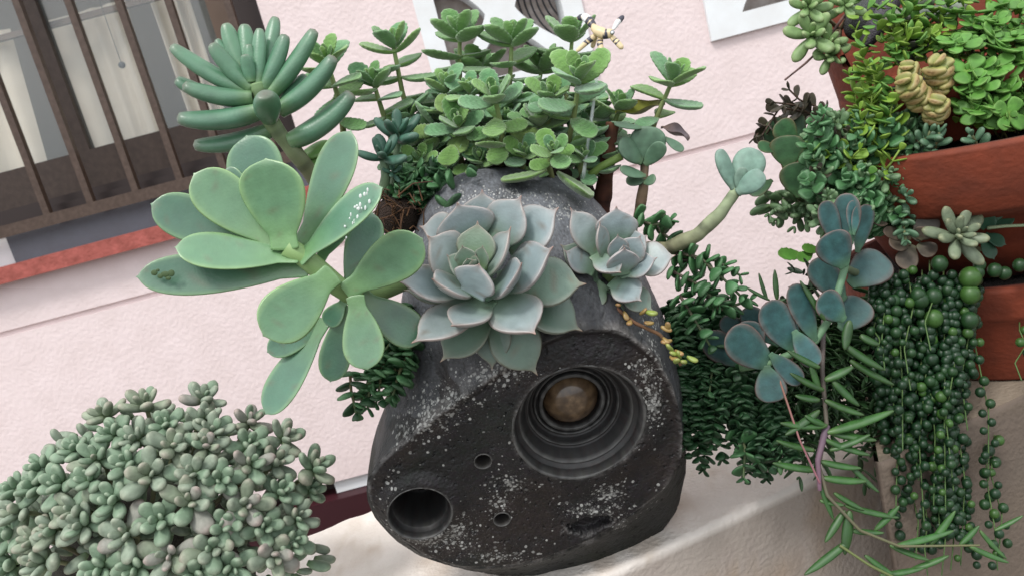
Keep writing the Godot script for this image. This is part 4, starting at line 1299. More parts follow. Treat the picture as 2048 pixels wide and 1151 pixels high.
	for k in 46:                     # the strings behind the front ones
		var x := 1752.0 + k * 4.3 + rng.randf_range(-3, 3)
		var y := 548.0 + rng.randf_range(0, 40)
		var stop := rng.randf_range(760, 1150) if x < 1930 else rng.randf_range(620, 900)
		var dd := rng.randf_range(0.603, 0.628)
		var sway := rng.randf_range(-16, 16)
		while y < stop:
			var r := rng.randf_range(0.0027, 0.0041)
			more.append(Transform3D(Basis(RT * r, UP * r, -FW * r), spot(x + sway * sin(y * 0.009) + (y - 560.0) * 0.02 + rng.randf_range(-8, 8), y, dd - 0.016 * (y - 560.0) / 560.0)))
			y += rng.randf_range(12, 24)
	scatter("inner_beads", bead, bm[1], sb, more)
	for q in [[1941, 555, 21], [1941, 588, 19], [1940, 640, 17], [1868, 636, 18], [1880, 527, 16], [1837, 590, 15], [1955, 545, 14], [1990, 540, 14], [2010, 546, 13], [2040, 530, 13], [1960, 530, 12], [1842, 600, 16], [1868, 592, 16]]:
		var r: float = q[2] * 0.6 / FOCAL
		put("bead", bead, bm[2 if q[2] > 17 else 0], sb, Transform3D(Basis(RT * r, UP * r, -FW * r), spot(q[0], q[1], 0.60)))
	# narrow leaved trailer
	var nl := thing("narrow_leaf_trailer", "trailing plant with narrow pickle shaped leaves hanging before the wall", "succulent", spot(1640, 740, 0.62))
	var TN := {"a": 0.5, "b": 0.62, "base": 0.3, "th": 0.6, "edge": 3.0, "edge_mix": 0.2, "green": 0.25}
	var np := [lin(90, 126, 66), lin(64, 112, 52), lin(80, 110, 60), lin(92, 136, 74), lin(56, 100, 50)]
	var nm := leafy(0.45, 0.5)
	traced(nl, nm, np, TN, vec(0, 0.8, 0.6), 0.565, [
		[1650, 878, 0, 1742, 910, 10, 17, 0.08, 0, 1.0], [1640, 922, 0, 1724, 936, 10, 17, 0.08, 0, 1.0], [1645, 955, 0, 1735, 962, 14, 19, 0.06, 0, 1.1], [1634, 940, 0, 1545, 925, 10, 18, 0.06, 0, 1.0], [1560, 920, 0, 1562, 950, 10, 12, 0.06, 0, 0.9],
		[1655, 865, 0, 1790, 820, 14, 22, 0.05, 0, 1.15], [1655, 862, -10, 1755, 880, 10, 20, 0.05, 0, 1.0], [1650, 850, 0, 1610, 830, 10, 18, 0.05, 0, 0.9], [1650, 760, 0, 1708, 732, 8, 20, 0.05, 0, 0.9], [1665, 760, 0, 1720, 812, 8, 20, 0.05, 0, 0.8], [1655, 850, 0, 1560, 845, 10, 20, 0.1, 0, 0.9],
		[1690, 1010, 0, 1800, 1035, 12, 15, 0.06, 0, 1.0], [1668, 985, 0, 1730, 1020, 8, 14, 0.06, 0, 1.0], [1690, 1020, 0, 1650, 1085, 10, 16, 0.0, 0, 0.9], [1700, 1020, 0, 1690, 1110, 10, 22, 0.0, 0, 0.8], [1700, 1080, 6, 1608, 1150, 20, 18, 0.06, 0, 1.0], [1700, 1060, 0, 1770, 1065, 10, 14, 0.06, 0, 1.0],
		[1640, 800, 0, 1590, 790, 0, 18, 0.05, 0, 0.8], [1640, 780, 0, 1620, 720, 0, 16, 0.05, 0, 0.8], [1640, 735, 0, 1575, 700, 0, 18, 0.05, 0, 0.7], [1690, 690, 0, 1770, 740, 10, 22, 0.05, 0, 0.7], [1700, 720, 0, 1790, 770, 0, 20, 0.05, 0, 0.7], [1650, 640, -20, 1600, 560, -20, 16, 0, 0, 0.7],
		[1790, 1092, 10, 1910, 1060, 20, 16, 0.06, 0, 1.2], [1860, 1090, 10, 1912, 1020, 20, 14, 0.06, 0, 1.3], [1940, 1092, 10, 2020, 1125, 20, 14, 0.06, 0, 1.2], [1920, 1090, 10, 1960, 1050, 20, 12, 0.06, 0, 1.2], [1780, 1090, 0, 1860, 1120, 14, 14, 0.06, 0, 1.1], [1750, 1060, 0, 1800, 1010, 14, 14, 0.06, 0, 1.1],
		[1820, 1140, 0, 1900, 1110, 14, 14, 0.06, 0, 1.2], [1960, 1060, 0, 2015, 1118, 14, 12, 0.06, 0, 1.1], [1990, 1060, 0, 2048, 1030, 14, 10, 0.06, 0, 1.2], [1730, 1110, 0, 1790, 1150, 14, 14, 0.06, 0, 1.1], [1760, 1150, 0, 1850, 1135, 14, 14, 0.06, 0, 1.2],
		[1640, 820, 0, 1570, 870, 10, 18, 0.06, 0, 0.8], [1650, 800, 0, 1730, 830, 12, 18, 0.06, 0, 0.85], [1648, 780, 0, 1580, 745, 10, 18, 0.06, 0, 0.75], [1660, 900, 0, 1742, 868, 14, 16, 0.06, 0, 1.0], [1630, 900, 0, 1552, 880, 10, 16, 0.06, 0, 0.85], [1700, 640, 0, 1690, 700, 10, 20, 0.06, 0, 0.7], [1720, 670, 0, 1760, 690, 10, 20, 0.06, 0, 0.7], [1640, 960, 0, 1668, 1040, 10, 14, 0.04, 0, 1.0], [1640, 1000, 0, 1690, 1010, 10, 13, 0.04, 0, 1.05], [1700, 930, 0, 1760, 985, 10, 14, 0.04, 0, 0.8], [1536, 610, -60, 1575, 596, -60, 10, 0.05, 0, 0.7], [1540, 600, -60, 1490, 572, -60, 10, 0.05, 0, 0.7], [1535, 600, -60, 1518, 545, -60, 10, 0.05, 0, 0.7], [1555, 600, -60, 1550, 538, -60, 13, 0.05, 0, 0.7]], "leaf", 12, 10)
	put("stem", tube(px_path([[1648, 640, 0.60], [1645, 740, 0.58], [1654, 850, 0.568], [1638, 930, 0.565], [1655, 990, 0.562], [1720, 1060, 0.560], [1800, 1092, 0.558], [1960, 1090, 0.556]]), 0.0019, 0.0007, lin(96, 84, 84), lin(110, 112, 74)), M_plainv(0.7), nl)
	put("stem", tube(px_path([[1600, 690, 0.59], [1560, 760, 0.57], [1600, 880, 0.56], [1640, 965, 0.56]]), 0.0008, 0.0007, lin(140, 110, 76), lin(160, 104, 116)), M_plainv(0.7), nl)
	put("stem", tube(px_path([[1654, 850, 0.568], [1636, 920, 0.562], [1640, 980, 0.562]]), 0.0026, 0.0014, lin(104, 86, 98), lin(132, 100, 116)), M_plainv(0.7), nl)
	put("stem", tube(px_path([[1680, 1090, 0.56], [1740, 1130, 0.556], [1800, 1160, 0.556]]), 0.001, 0.001, lin(110, 120, 70), lin(110, 120, 70)), M_plainv(0.7), nl)

# ------------------------------------------------------------------ the many little plants
func build_small_plants() -> void:
	var mat := leafy(0.5, 0.45, Color(0.05, 0.08, 0.03))
	var TR := {"a": 0.95, "b": 0.44, "base": 0.15, "th": 0.22, "cup": 0.15, "edge": 6.0, "edge_mix": 0.3, "green": 0.3}
	var TB := {"a": 0.75, "b": 0.44, "base": 0.30, "th": 0.66, "mucro": 0.02, "edge": 3.0, "edge_mix": 0.2, "green": 0.35}
	var dk := [lin(92, 134, 86), lin(74, 122, 76), lin(96, 138, 94), lin(110, 154, 110), lin(74, 120, 80)]
	var dk2 := [lin(70, 106, 66), lin(46, 88, 56), lin(70, 106, 70), lin(78, 116, 80), lin(50, 90, 60)]
	var TD := {"a": 0.8, "b": 0.34, "base": 0.12, "th": 0.34, "cup": 0.1, "edge": 6.0, "edge_mix": 0.3, "green": 0.3}
	var dark := [blade(TD, dk, 0.98, 0.06, 10, 10), blade(TD, dk2, 0.98, 0.06, 10, 10), blade(TD, tint(dk, 1.45), 0.9, 0.06, 10, 10)]
	# trailing small leaved plant on the planter's right side
	var a := thing("small_leaf_trailer", "dark green small leaved trailer tumbling down the planter's right side", "succulent", spot(1340, 560, 0.60))
	var upper := [[[1330, 500, 0.60], [1400, 515, 0.585], [1450, 560, 0.58], [1480, 590, 0.58]], [[1360, 520, 0.6], [1430, 520, 0.59], [1480, 550, 0.585]], [[1340, 540, 0.60], [1400, 570, 0.59], [1440, 610, 0.585]], [[1300, 440, 0.61], [1330, 470, 0.60], [1370, 500, 0.6]],
		[[1380, 560, 0.60], [1440, 620, 0.59], [1500, 600, 0.59]], [[1270, 440, 0.60], [1310, 450, 0.59], [1340, 440, 0.59]], [[1360, 590, 0.6], [1390, 640, 0.59], [1420, 690, 0.59]]]
	for q in upper:
		var path := px_path(q)
		put("stem", tube(path, 0.0014, 0.001, lin(96, 78, 70), lin(90, 110, 70), 6), M_plainv(0.7), a)
		leaves(a, mat, [dark[0], dark[2], dark[2]], sprig(path, 0.0062, 0.0125, 20))
	var heap := []
	for i in 112:
		var x := rng.randf_range(1355, 1580)
		var y := rng.randf_range(600, 760)
		if x > 1480:
			y = rng.randf_range(730, 860)
		var ln := rng.randf_range(60, 200) * (1.0 if x < 1440 else 0.6)
		var dd := 0.615 + 0.03 * rng.randf()
		var path := px_path([[x - 20, y, dd + 0.02], [x, y + ln * 0.4, dd], [x + rng.randf_range(-20, 20), y + ln, dd - 0.01]])
		if i < 9:
			put("stem", tube(path, 0.0012, 0.0009, lin(90, 84, 60), lin(90, 110, 70), 5), M_plainv(0.7), a)
			leaves(a, mat, dark, sprig(path, 0.0085, 0.0122, 15))
		else:
			heap.append_array(sprig(path, 0.0052, 0.0112, 15))
	scatter("inner_leaves", dark[1], mat, a, heap)
	# dark fringe on the planter's left side
	var b := thing("small_leaf_trailer", "dark green small leaved trailer hanging on the planter's left side", "succulent", spot(790, 640, 0.58))
	for q in [[[800, 640, 0.58], [770, 690, 0.565], [760, 740, 0.56]], [[790, 660, 0.57], [745, 740, 0.56], [720, 810, 0.55]], [[800, 680, 0.57], [790, 740, 0.555], [780, 800, 0.55]], [[770, 700, 0.56], [740, 770, 0.55], [735, 815, 0.548]], [[810, 650, 0.575], [810, 700, 0.56], [800, 760, 0.553]], [[760, 720, 0.56], [760, 770, 0.55], [752, 805, 0.548]], [[790, 620, 0.58], [740, 660, 0.57], [720, 720, 0.565]], [[700, 745, 0.55], [702, 780, 0.548], [712, 825, 0.546]], [[830, 640, 0.575], [822, 690, 0.56], [815, 740, 0.553]], [[820, 620, 0.575], [800, 660, 0.56], [770, 700, 0.553]], [[800, 720, 0.56], [792, 770, 0.55], [770, 800, 0.546]], [[780, 700, 0.56], [755, 750, 0.55], [730, 770, 0.546]], [[820, 700, 0.56], [800, 740, 0.55], [785, 790, 0.546]]]:
		var path := px_path(q)
		put("stem", tube(path, 0.0012, 0.0009, lin(110, 90, 60), lin(90, 110, 70), 5), M_plainv(0.7), b)
		leaves(b, mat, dark, sprig(path, 0.0062, 0.0118, 20))
	# little dark cushion under the bush, left
	var c := thing("small_leaf_cushion", "dark green cushion of tiny leaves at the foot of the bush, left", "succulent", spot(830, 390, 0.62))
	for i in 16:
		var x := rng.randf_range(770, 880)
		var y := rng.randf_range(340, 400)
		var path := px_path([[x, y + 26, 0.605], [x + rng.randf_range(-12, 12), y, 0.59], [x + rng.randf_range(-18, 18), y - 18, 0.583]])
		leaves(c, mat, dark, sprig(path, 0.0055, 0.0095, 25))
	for q in [[[925, 400, 0.58], [900, 385, 0.577], [880, 372, 0.575]], [[880, 400, 0.585], [915, 372, 0.575], [935, 352, 0.57]]]:
		leaves(c, mat, dark, sprig(px_path(q), 0.012, 0.017, 25))
	# blue jelly bean sprigs
	var bl := [lin(92, 128, 112), lin(78, 122, 116), lin(100, 130, 120), lin(110, 150, 144), lin(66, 110, 98)]
	var beans := [blade(TB, tint(bl, 1.2), 0.46, 0.08, 11, 10), blade(TB, tint(bl, 1.05), 0.42, 0.08, 11, 10)]
	var e := thing("jelly_bean_succulent", "small blue green sprigs with club shaped leaves left of the bush", "succulent", spot(775, 390, 0.60))
	rosette(e, mat, beans, spot(766, 312, 0.575), vec(0, 0.7, 0.7), 0.023, 8, 72, 12, 0.4)
	rosette(e, mat, beans, spot(796, 270, 0.59), vec(0.1, 0.85, 0.5), 0.027, 8, 76, 24, 0.4)
	rosette(e, mat, beans, spot(785, 345, 0.58), vec(0.2, 0.3, 0.9), 0.010, 7, 60, 0, 0.5)
	put("stem", tube(px_path([[766, 310, 0.578], [772, 350, 0.583], [764, 395, 0.59]]), 0.0032, 0.004, lin(120, 150, 120), lin(110, 130, 96)), M_plainv(0.6), e)
	put("stem", tube(px_path([[796, 262, 0.59], [792, 320, 0.595], [785, 380, 0.60]]), 0.002, 0.003, lin(120, 150, 120), lin(110, 130, 96)), M_plainv(0.6), e)
	# grey green thick leaves and brown stalk behind the small rosette
	var gg := thing("thick_leaf_succulent", "grey green thick leaves on a ringed brown stalk right of the bush", "succulent", spot(1280, 430, 0.615))
	var gp := [lin(112, 140, 104), lin(106, 142, 116), lin(130, 160, 130), lin(140, 168, 140), lin(100, 134, 104)]
	traced(gg, mat, gp, {"a": 0.8, "b": 0.46, "base": 0.3, "th": 0.26, "cup": 0.1, "edge": 6.0, "edge_mix": 0.4, "green": 0.3}, vec(-0.1, 0.5, 0.85), 0.60, [
		[1290, 330, -10, 1300, 252, 6, 72, 0.05, 0, 0.95], [1284, 325, 0, 1238, 282, 20, 56, 0.04, 10, 0.9], [1290, 330, 6, 1328, 286, 34, 34, 0.05, 40, 1.05], [1292, 352, 4, 1240, 338, 24, 28, 0.05, 0, 1.1], [1288, 366, 4, 1312, 356, 20, 26, 0.05, 0, 1.1],
		[1290, 362, -4, 1252, 362, -6, 28, 0, 0, 0.8], [1290, 256, 0, 1228, 248, 16, 26, 0.04, 20, 1.15], [1330, 275, -10, 1367, 302, 0, 22, 0.04, 0, 1.0]])
	put("stalk", tube(px_path([[1290, 320, 0.605], [1288, 370, 0.606], [1276, 440, 0.615]]), 0.0034, 0.0042, lin(150, 128, 104), lin(122, 96, 76), 10, 0.4), M_plainv(0.8), gg)
	put("side_stalk", tube(px_path([[1244, 312, 0.60], [1205, 332, 0.605], [1180, 350, 0.61]]), 0.003, 0.003, lin(140, 170, 90), lin(130, 160, 80)), M_plainv(0.6), gg)
	var fl := thing("withered_leaf", "yellow and purple withered leaf curled behind the thick leaved stalk", "dead leaf", spot(1250, 235, 0.63))
	traced(fl, leafy(0.7), [lin(170, 180, 60), lin(170, 176, 70), lin(170, 150, 150), lin(150, 110, 70), lin(180, 170, 170)], {"a": 0.7, "b": 0.6, "base": 0.4, "th": 0.12, "cup": 0.6, "wave": 0.2, "green": 0.7}, vec(0, 0.8, 0.6), 0.63, [[1232, 226, 0, 1330, 206, 0, 42, 0.1, 0, 1.0]])
	var fl2 := thing("withered_leaf", "pale mauve withered leaf drooping at the right of the bush", "dead leaf", spot(1340, 262, 0.63))
	traced(fl2, leafy(0.7), [lin(160, 130, 120), lin(176, 160, 168), lin(130, 100, 90), lin(140, 110, 110), lin(180, 170, 170)], {"a": 0.7, "b": 0.6, "base": 0.4, "th": 0.12, "cup": 0.6, "wave": 0.2, "green": 0.7}, vec(0, 0.8, 0.6), 0.63, [[1322, 256, 0, 1378, 280, 6, 34, -0.1, 0, 1.0]])
	var bk := thing("bark_stake", "reddish brown piece of bark standing upright in the planter", "bark", spot(1205, 420, 0.63))
	put("bark", tube(px_path([[1226, 246, 0.63], [1216, 310, 0.632], [1202, 430, 0.64]]), 0.0056, 0.0078, lin(112, 70, 50), lin(84, 48, 38), 10, 0.5), M_plainv(0.9), bk)
	# tiny orange and yellow beads creeping over the stone
	var og := thing("bead_leaf_creeper", "creeper with orange and yellow bead leaves crossing the planter's brow", "succulent", spot(1290, 660, 0.56))
	var om := leafy(0.4)
	var ob := [blade(TB, [lin(190, 160, 90), lin(196, 162, 96), lin(190, 140, 100), lin(200, 170, 110), lin(180, 150, 90)], 0.6), blade(TB, [lin(160, 180, 90), lin(170, 190, 90), lin(190, 190, 110), lin(180, 196, 110), lin(150, 170, 80)], 0.6)]
	var op := px_path([[1205, 570, 0.545], [1225, 610, 0.538], [1270, 645, 0.53], [1320, 668, 0.532], [1345, 700, 0.532], [1362, 730, 0.532]])
	put("stem", tube(op, 0.0014, 0.0012, lin(110, 72, 56), lin(120, 92, 60), 6), M_plainv(0.8), og)
	var oi := 0
	for q in [[1236, 608], [1248, 622], [1262, 640], [1280, 628], [1308, 645], [1322, 652], [1336, 660], [1326, 674], [1344, 680], [1350, 700], [1340, 712]]:
		put("leaf", ob[0], om, og, leaf_at(spot(q[0], q[1], 0.529), vec(rng.randfn(), rng.randfn(), 0.6), vec(0, 1, 0.5), rng.randf_range(0.006, 0.0085)))
	for q in [[1350, 724], [1362, 716], [1372, 722], [1358, 708], [1346, 700], [1290, 622], [1374, 712]]:
		put("leaf", ob[1], om, og, leaf_at(spot(q[0], q[1], 0.527), vec(rng.randfn(), rng.randfn(), 0.8), vec(0, 1, 0.5), rng.randf_range(0.007, 0.0095)))
	build_pot_plants(mat, TR, TB, dark)

func build_pot_plants(mat: Material, TR: Dictionary, TB: Dictionary, dark: Array) -> void:
	var lm := leafy(0.55, 0.4, Color(0.14, 0.22, 0.03))
	var li := [lin(176, 208, 84), lin(152, 198, 70), lin(176, 210, 96), lin(184, 220, 110), lin(164, 202, 92)]
	var mg := [lin(140, 176, 80), lin(108, 168, 72), lin(136, 182, 92), lin(146, 192, 104), lin(118, 168, 84)]
	var lime := [blade(TR, li, 0.78, 0.05), blade(TR, tint(li, 0.88), 0.74, 0.05)]
	var green := [blade(TR, mg, 0.86, 0.05), blade(TR, tint(mg, 1.15), 0.82, 0.05)]
	# bright creeper, left part
	var a := thing("bright_creeper", "lime green small leaved creeper spilling over the left of the top pot", "creeper", spot(1740, 260, 0.70))
	for q in [[[1760, 240, 0.665], [1740, 160, 0.640], [1712, 60, 0.635]], [[1780, 240, 0.665], [1760, 190, 0.635], [1740, 130, 0.630]], [[1730, 260, 0.655], [1715, 210, 0.635], [1700, 150, 0.630]], [[1750, 280, 0.645], [1740, 240, 0.625], [1745, 190, 0.620]], [[1720, 240, 0.645], [1710, 260, 0.625], [1700, 250, 0.620]], [[1770, 80, 0.675], [1790, 50, 0.655], [1840, 40, 0.645]], [[1730, 320, 0.635], [1690, 310, 0.620], [1660, 310, 0.615]], [[1740, 330, 0.625], [1770, 290, 0.615], [1760, 240, 0.610]], [[1700, 330, 0.635], [1690, 290, 0.625], [1700, 270, 0.620]], [[1760, 350, 0.625], [1780, 330, 0.610], [1800, 300, 0.605]], [[1790, 130, 0.65], [1800, 90, 0.63], [1830, 60, 0.625]], [[1850, 120, 0.65], [1850, 80, 0.63], [1880, 60, 0.62]], [[1860, 180, 0.64], [1900, 150, 0.62], [1940, 140, 0.615]], [[1760, 300, 0.62], [1730, 270, 0.615], [1720, 220, 0.61]], [[1800, 270, 0.62], [1780, 230, 0.61], [1790, 190, 0.61]], [[1710, 350, 0.625], [1700, 320, 0.615], [1720, 300, 0.605]]]:
		var path := px_path(q)
		put("stem", tube(path, 0.001, 0.0008, lin(140, 160, 70), lin(150, 180, 80), 5), M_plainv(0.7), a)
		leaves(a, lm, lime, sprig(path, 0.0072, 0.0132, 25))
	# clover like creeper, right part
	var b := thing("clover_leaf_creeper", "mid green round leaved creeper covering the right of the top pot", "creeper", spot(2000, 200, 0.70))
	var extra := []
	for i in 74:
		var x := rng.randf_range(1885, 2075)
		var y := rng.randf_range(5, 255)
		if x < 1935 and y > 100:
			x += 60
		var dd := 0.622 - 0.028 * (y / 255.0) + rng.randf_range(-0.012, 0.012)
		var at := spot(x, y, dd)
		var foot := spot(x + rng.randf_range(-25, 25), y + 34, dd + 0.03)
		var ts := []
		var axis := vec(rng.randfn() * 0.5 - 0.1, 0.6 + rng.randfn() * 0.45, 0.6)
		var ux := axis.cross(Vector3.UP).normalized()
		var uy := axis.cross(ux)
		var a0 := rng.randf() * TAU
		for k in 4:
			var an := a0 + k * PI / 2 + rng.randf_range(-0.2, 0.2)
			var r := ux * cos(an) + uy * sin(an)
			ts.append(leaf_at(at, r + axis * 0.15, axis - r * 0.15, rng.randf_range(0.0105, 0.0155)))
		for k in 2:
			var r := ux * cos(a0 + 0.8 + k * PI) + uy * sin(a0 + 0.8 + k * PI)
			ts.append(leaf_at(at, r + axis, axis - r, 0.006))
		if i < 48:
			leaves(b, lm, green, ts)
		else:
			extra.append_array(ts)
		put("stem", tube([at, (at + foot) * 0.5, foot], 0.0008, 0.0008, lin(120, 130, 70), lin(120, 120, 70), 5), M_plainv(0.7), b)
	var mass := []
	for i in 380:
		var x := rng.randf_range(1705, 2070)
		var y := rng.randf_range(-10, 250)
		if x < 1900 and y > 120 and x > 1780:
			y -= 100.0
		var r := vec(rng.randfn(), rng.randfn(), 0.5 + rng.randf())
		mass.append(leaf_at(spot(x, y, 0.640 - 0.028 * (y / 255.0) + rng.randf_range(-0.008, 0.01)), r, vec(rng.randfn() * 0.5, 1.0, 0.6), rng.randf_range(0.008, 0.0135)))
	scatter("inner_leaves", green[0], lm, b, mass.slice(0, 190))
	scatter("inner_leaves", green[1], lm, b, extra)
	scatter("inner_leaves", lime[1], lm, a, mass.slice(190))
	# mixed dark tangle between the pots and the round leaves
	var c := thing("small_leaf_trailer", "tangle of small green and bronze leaves over the left rim of the middle pot", "succulent", spot(1680, 380, 0.70))
	var br := [lin(90, 84, 62), lin(84, 80, 62), lin(90, 74, 60), lin(110, 96, 80), lin(76, 76, 60)]
	var bronze := [blade(TR, br, 0.6), blade(TR, tint(br, 0.8), 0.6)]
	for q in [[[1640, 240, 0.68], [1590, 210, 0.665], [1550, 205, 0.66]], [[1640, 230, 0.68], [1560, 215, 0.665], [1525, 270, 0.66]], [[1650, 220, 0.68], [1600, 200, 0.67], [1580, 180, 0.665]], [[1560, 260, 0.675], [1525, 250, 0.668], [1512, 275, 0.664]]]:
		var path := px_path(q)
		put("stem", tube(path, 0.001, 0.0008, lin(90, 70, 56), lin(90, 70, 56), 5), M_plainv(0.7), c)
		leaves(c, mat, bronze, sprig(path, 0.010, 0.0145, 30))
	var sage := [blade(TB, [lin(126, 156, 104), lin(122, 158, 112), lin(146, 176, 130), lin(146, 176, 136), lin(104, 140, 96)], 0.5), dark[2], green[0]]
	var heap := []
	for i in 120:
		var x := rng.randf_range(1625, 1850)
		var y := rng.randf_range(240, 440)
		if x > 1800:
			y = rng.randf_range(235, 395)
		var dd := 0.632 + rng.randf_range(-0.02, 0.02)
		var path := px_path([[x + 14, y + 24, dd + 0.02], [x, y, dd], [x + rng.randf_range(-26, 26), y - rng.randf_range(10, 30), dd - 0.008]])
		if i < 16:
			leaves(c, mat, sage if i % 3 else bronze, sprig(path, 0.0065, 0.0125, 30))
		else:
			heap.append_array(sprig(path, 0.0058, 0.0125, 25))
	for i in 13:
		var x := rng.randf_range(1525, 1660)
		var y := rng.randf_range(380, 430)
		var path := px_path([[x + 10, y - 10, 0.685], [x, y + 10, 0.675], [x + rng.randf_range(-16, 10), y + rng.randf_range(20, 40), 0.67]])
		heap.append_array(sprig(path, 0.0085, 0.0165, 30))
	scatter("inner_leaves", dark[2], mat, c, heap.slice(0, heap.size() / 2))
	scatter("inner_leaves", sage[0], mat, c, heap.slice(heap.size() / 2))
	# stacked columns
	var T4 := {"a": 0.8, "b": 0.5, "base": 0.75, "th": 0.42, "cup": 0.12, "edge": 4.0, "edge_mix": 0.6, "green": 0.5}
	var yc := [lin(160, 178, 92), lin(184, 190, 106), lin(206, 166, 116), lin(208, 184, 124), lin(170, 176, 96)]
	var scale := blade(T4, yc, 1.55, 0.06, 10, 12)
	var cm := leafy(0.5)
	var names := ["tall yellow green stacked leaf column with a reddish top, rightmost", "long yellow green stacked leaf column leaning left", "short yellow green stacked leaf column nearest the red pot wall", "small yellow green stacked leaf column half hidden at the back"]
	var cols := [[1884, 180, 1876, 128, 30, 0], [1848, 207, 1812, 164, 28, 0], [1872, 236, 1874, 206, 27, 0], [1824, 162, 1816, 136, 23, 1]]
	for k in 4:
		var q: Array = cols[k]
		var dd: float = 0.597 + 0.012 * q[5]
		var p0 := spot(q[0], q[1], dd + 0.012)
		var p1 := spot(q[2], q[3], dd)
		var o := thing("stacked_leaf_column", names[k], "succulent", p0, "yellow stacked leaf columns in the middle pot")
		var axis := (p1 - p0).normalized()
		var x := axis.cross(FW).normalized()
		var y := axis.cross(x)
		var n := int((p1 - p0).length() / 0.0052) + 1
		var rad: float = q[4] * dd / FOCAL
		for i in n + 1:
			var at := p0.lerp(p1, i / float(n))
			for s in 2:
				var an := (PI / 2) * (i % 2) + PI * s + 0.4
				var r := x * cos(an) + y * sin(an)
				put("leaf", scale, cm, o, leaf_at(at - r * rad * 0.12, r + axis * (0.30 + 0.7 * (1.0 if i == n else 0.0)), axis - r * 0.30, rad * (1.05 + 0.06 * sin(i * 2.1) if i < n else 0.8)))
	# pale lime rosettes on the upper left of the pots
	var pl := [lin(150, 180, 120), lin(160, 196, 128), lin(180, 200, 140), lin(190, 212, 160), lin(146, 180, 118)]
	var pale := [blade(TB, pl, 0.46, 0.08, 11, 10)]
	var d := thing("pale_bean_succulent", "pale lime succulent with plump leaves hanging beside the top pot", "succulent", spot(1650, 60, 0.70))
	for q in [[1622, 70, 0.026], [1616, 14, 0.022], [1660, 110, 0.018], [1690, 10, 0.02], [1656, 85, 0.018]]:
		var at := spot(q[0], q[1], 0.675)
		rosette(d, mat, pale, at, vec(-0.3, 0.1, 0.9), q[2], 11, 75, 0, 0.4)
		put("stem", tube([at, at + vec(0.6, 0.1, -0.6) * 0.02, spot(1680, 60, 0.71)], 0.0016, 0.002, lin(150, 160, 110), lin(110, 90, 70), 6), M_plainv(0.7), d)
	var tw := thing("dry_twig", "thin dry twig sticking out left of the top pot", "twig", spot(1660, 100, 0.69))
	put("twig", tube(px_path([[1570, 160, 0.675], [1610, 128, 0.675], [1640, 100, 0.68], [1690, 30, 0.70], [1740, 10, 0.71]]), 0.0008, 0.0014, lin(110, 84, 78), lin(100, 70, 60), 6, 0.3), M_plainv(0.85), tw)
	var sg := [lin(130, 142, 116), lin(140, 150, 132), lin(170, 160, 140), lin(170, 170, 150), lin(130, 140, 120)]
	var big := thing("plump_leaf_succulent", "grey green succulent with big plump leaves at the top edge of the pots", "succulent", spot(1850, 30, 0.69))
	traced(big, mat, sg, {"a": 0.8, "b": 0.5, "base": 0.4, "th": 0.5, "mucro": 0.03, "edge": 4.0, "edge_mix": 0.3, "green": 0.4}, vec(0, 0.5, 0.85), 0.66, [
		[1860, 14, 0, 1770, 42, 20, 40, 0.05, 0, 1.0], [1880, 14, 0, 1816, 40, 40, 34, 0.05, 0, 1.1], [1870, 0, 0, 1790, -20, 0, 60, 0.05, 0, 0.95], [1890, 0, 0, 1930, 20, 30, 46, 0.05, 0, 1.05], [1900, 10, 0, 1880, 46, 30, 44, 0.05, 0, 1.0], [1905, -5, 0, 1950, -30, 0, 50, 0.05, 0, 1.0], [1880, -10, 0, 1850, -60, 0, 50, 0.05, 0, 1.0]])
	var st := thing("mossy_stone", "grey speckled stone leaning in the top pot at the upper edge", "stone", spot(1745, 40, 0.71))
	var e := SphereMesh.new()
	e.radius = 1.0
	e.height = 2.0
	put("stone", e, plain(110, 116, 118, 0.9, M.grime, 24.0, M.fine, 0.2, 0.6), st, Transform3D(Basis((RT * 0.6 + UP * 0.8) * 0.030, (UP * 0.6 - RT * 0.8) * 0.018, -FW * 0.018), spot(1742, 20, 0.70)))
	var st2 := put("stone_face", e, plain(120, 118, 130, 0.8, M.grime, 24.0, M.fine, 0.2, 0.6), st, Transform3D(Basis((RT * 0.5 + UP * 0.86) * 0.032, (UP * 0.5 - RT * 0.86) * 0.010, -FW * 0.016), spot(1762, 34, 0.69)))
	# brown crinkled rosette, pale sage rosette, blue pointed rosette, bronze rosette below the middle pot
	var wv := {"a": 0.85, "b": 0.46, "base": 0.2, "th": 0.16, "cup": 0.3, "edge": 6.0, "edge_mix": 0.5, "green": 0.4}
	var pu := [lin(110, 112, 90), lin(112, 112, 104), lin(130, 120, 116), lin(134, 126, 122), lin(110, 108, 104)]
	var r1 := thing("purple_grey_rosette", "purple grey curled rosette above the yellow stacked columns", "succulent", spot(1826, 110, 0.66))
	rosette(r1, mat, [blade(wv, pu, 0.8, 0.12, 11, 10)], spot(1822, 98, 0.64), vec(-0.1, 0.5, 0.85), 0.021, 9, 75, 10, 0.5)
	var r2 := thing("sage_bean_rosette", "pale sage rosette of plump leaves against the lower pot", "succulent", spot(1925, 475, 0.64))
	var sb := [lin(150, 164, 120), lin(154, 170, 140), lin(176, 180, 140), lin(176, 186, 160), lin(130, 150, 112)]
	rosette(r2, mat, [blade(TB, sb, 0.44, 0.1, 12, 10), blade(TB, tint(sb, 0.9), 0.4, 0.08, 12, 10)], spot(1918, 470, 0.60), vec(-0.1, 0.3, 0.95), 0.027, 17, 75, -5, 0.32)
	put("stem", tube([spot(1918, 472, 0.604), spot(1940, 490, 0.63), spot(1960, 500, 0.66)], 0.002, 0.0025, lin(130, 140, 100), lin(110, 110, 80), 6), M_plainv(0.7), r2)
	var TP := {"a": 1.0, "b": 0.6, "base": 0.45, "th": 0.2, "mucro": 0.08, "cup": 0.2, "edge": 8.0, "edge_mix": 0.3, "green": 0.3}
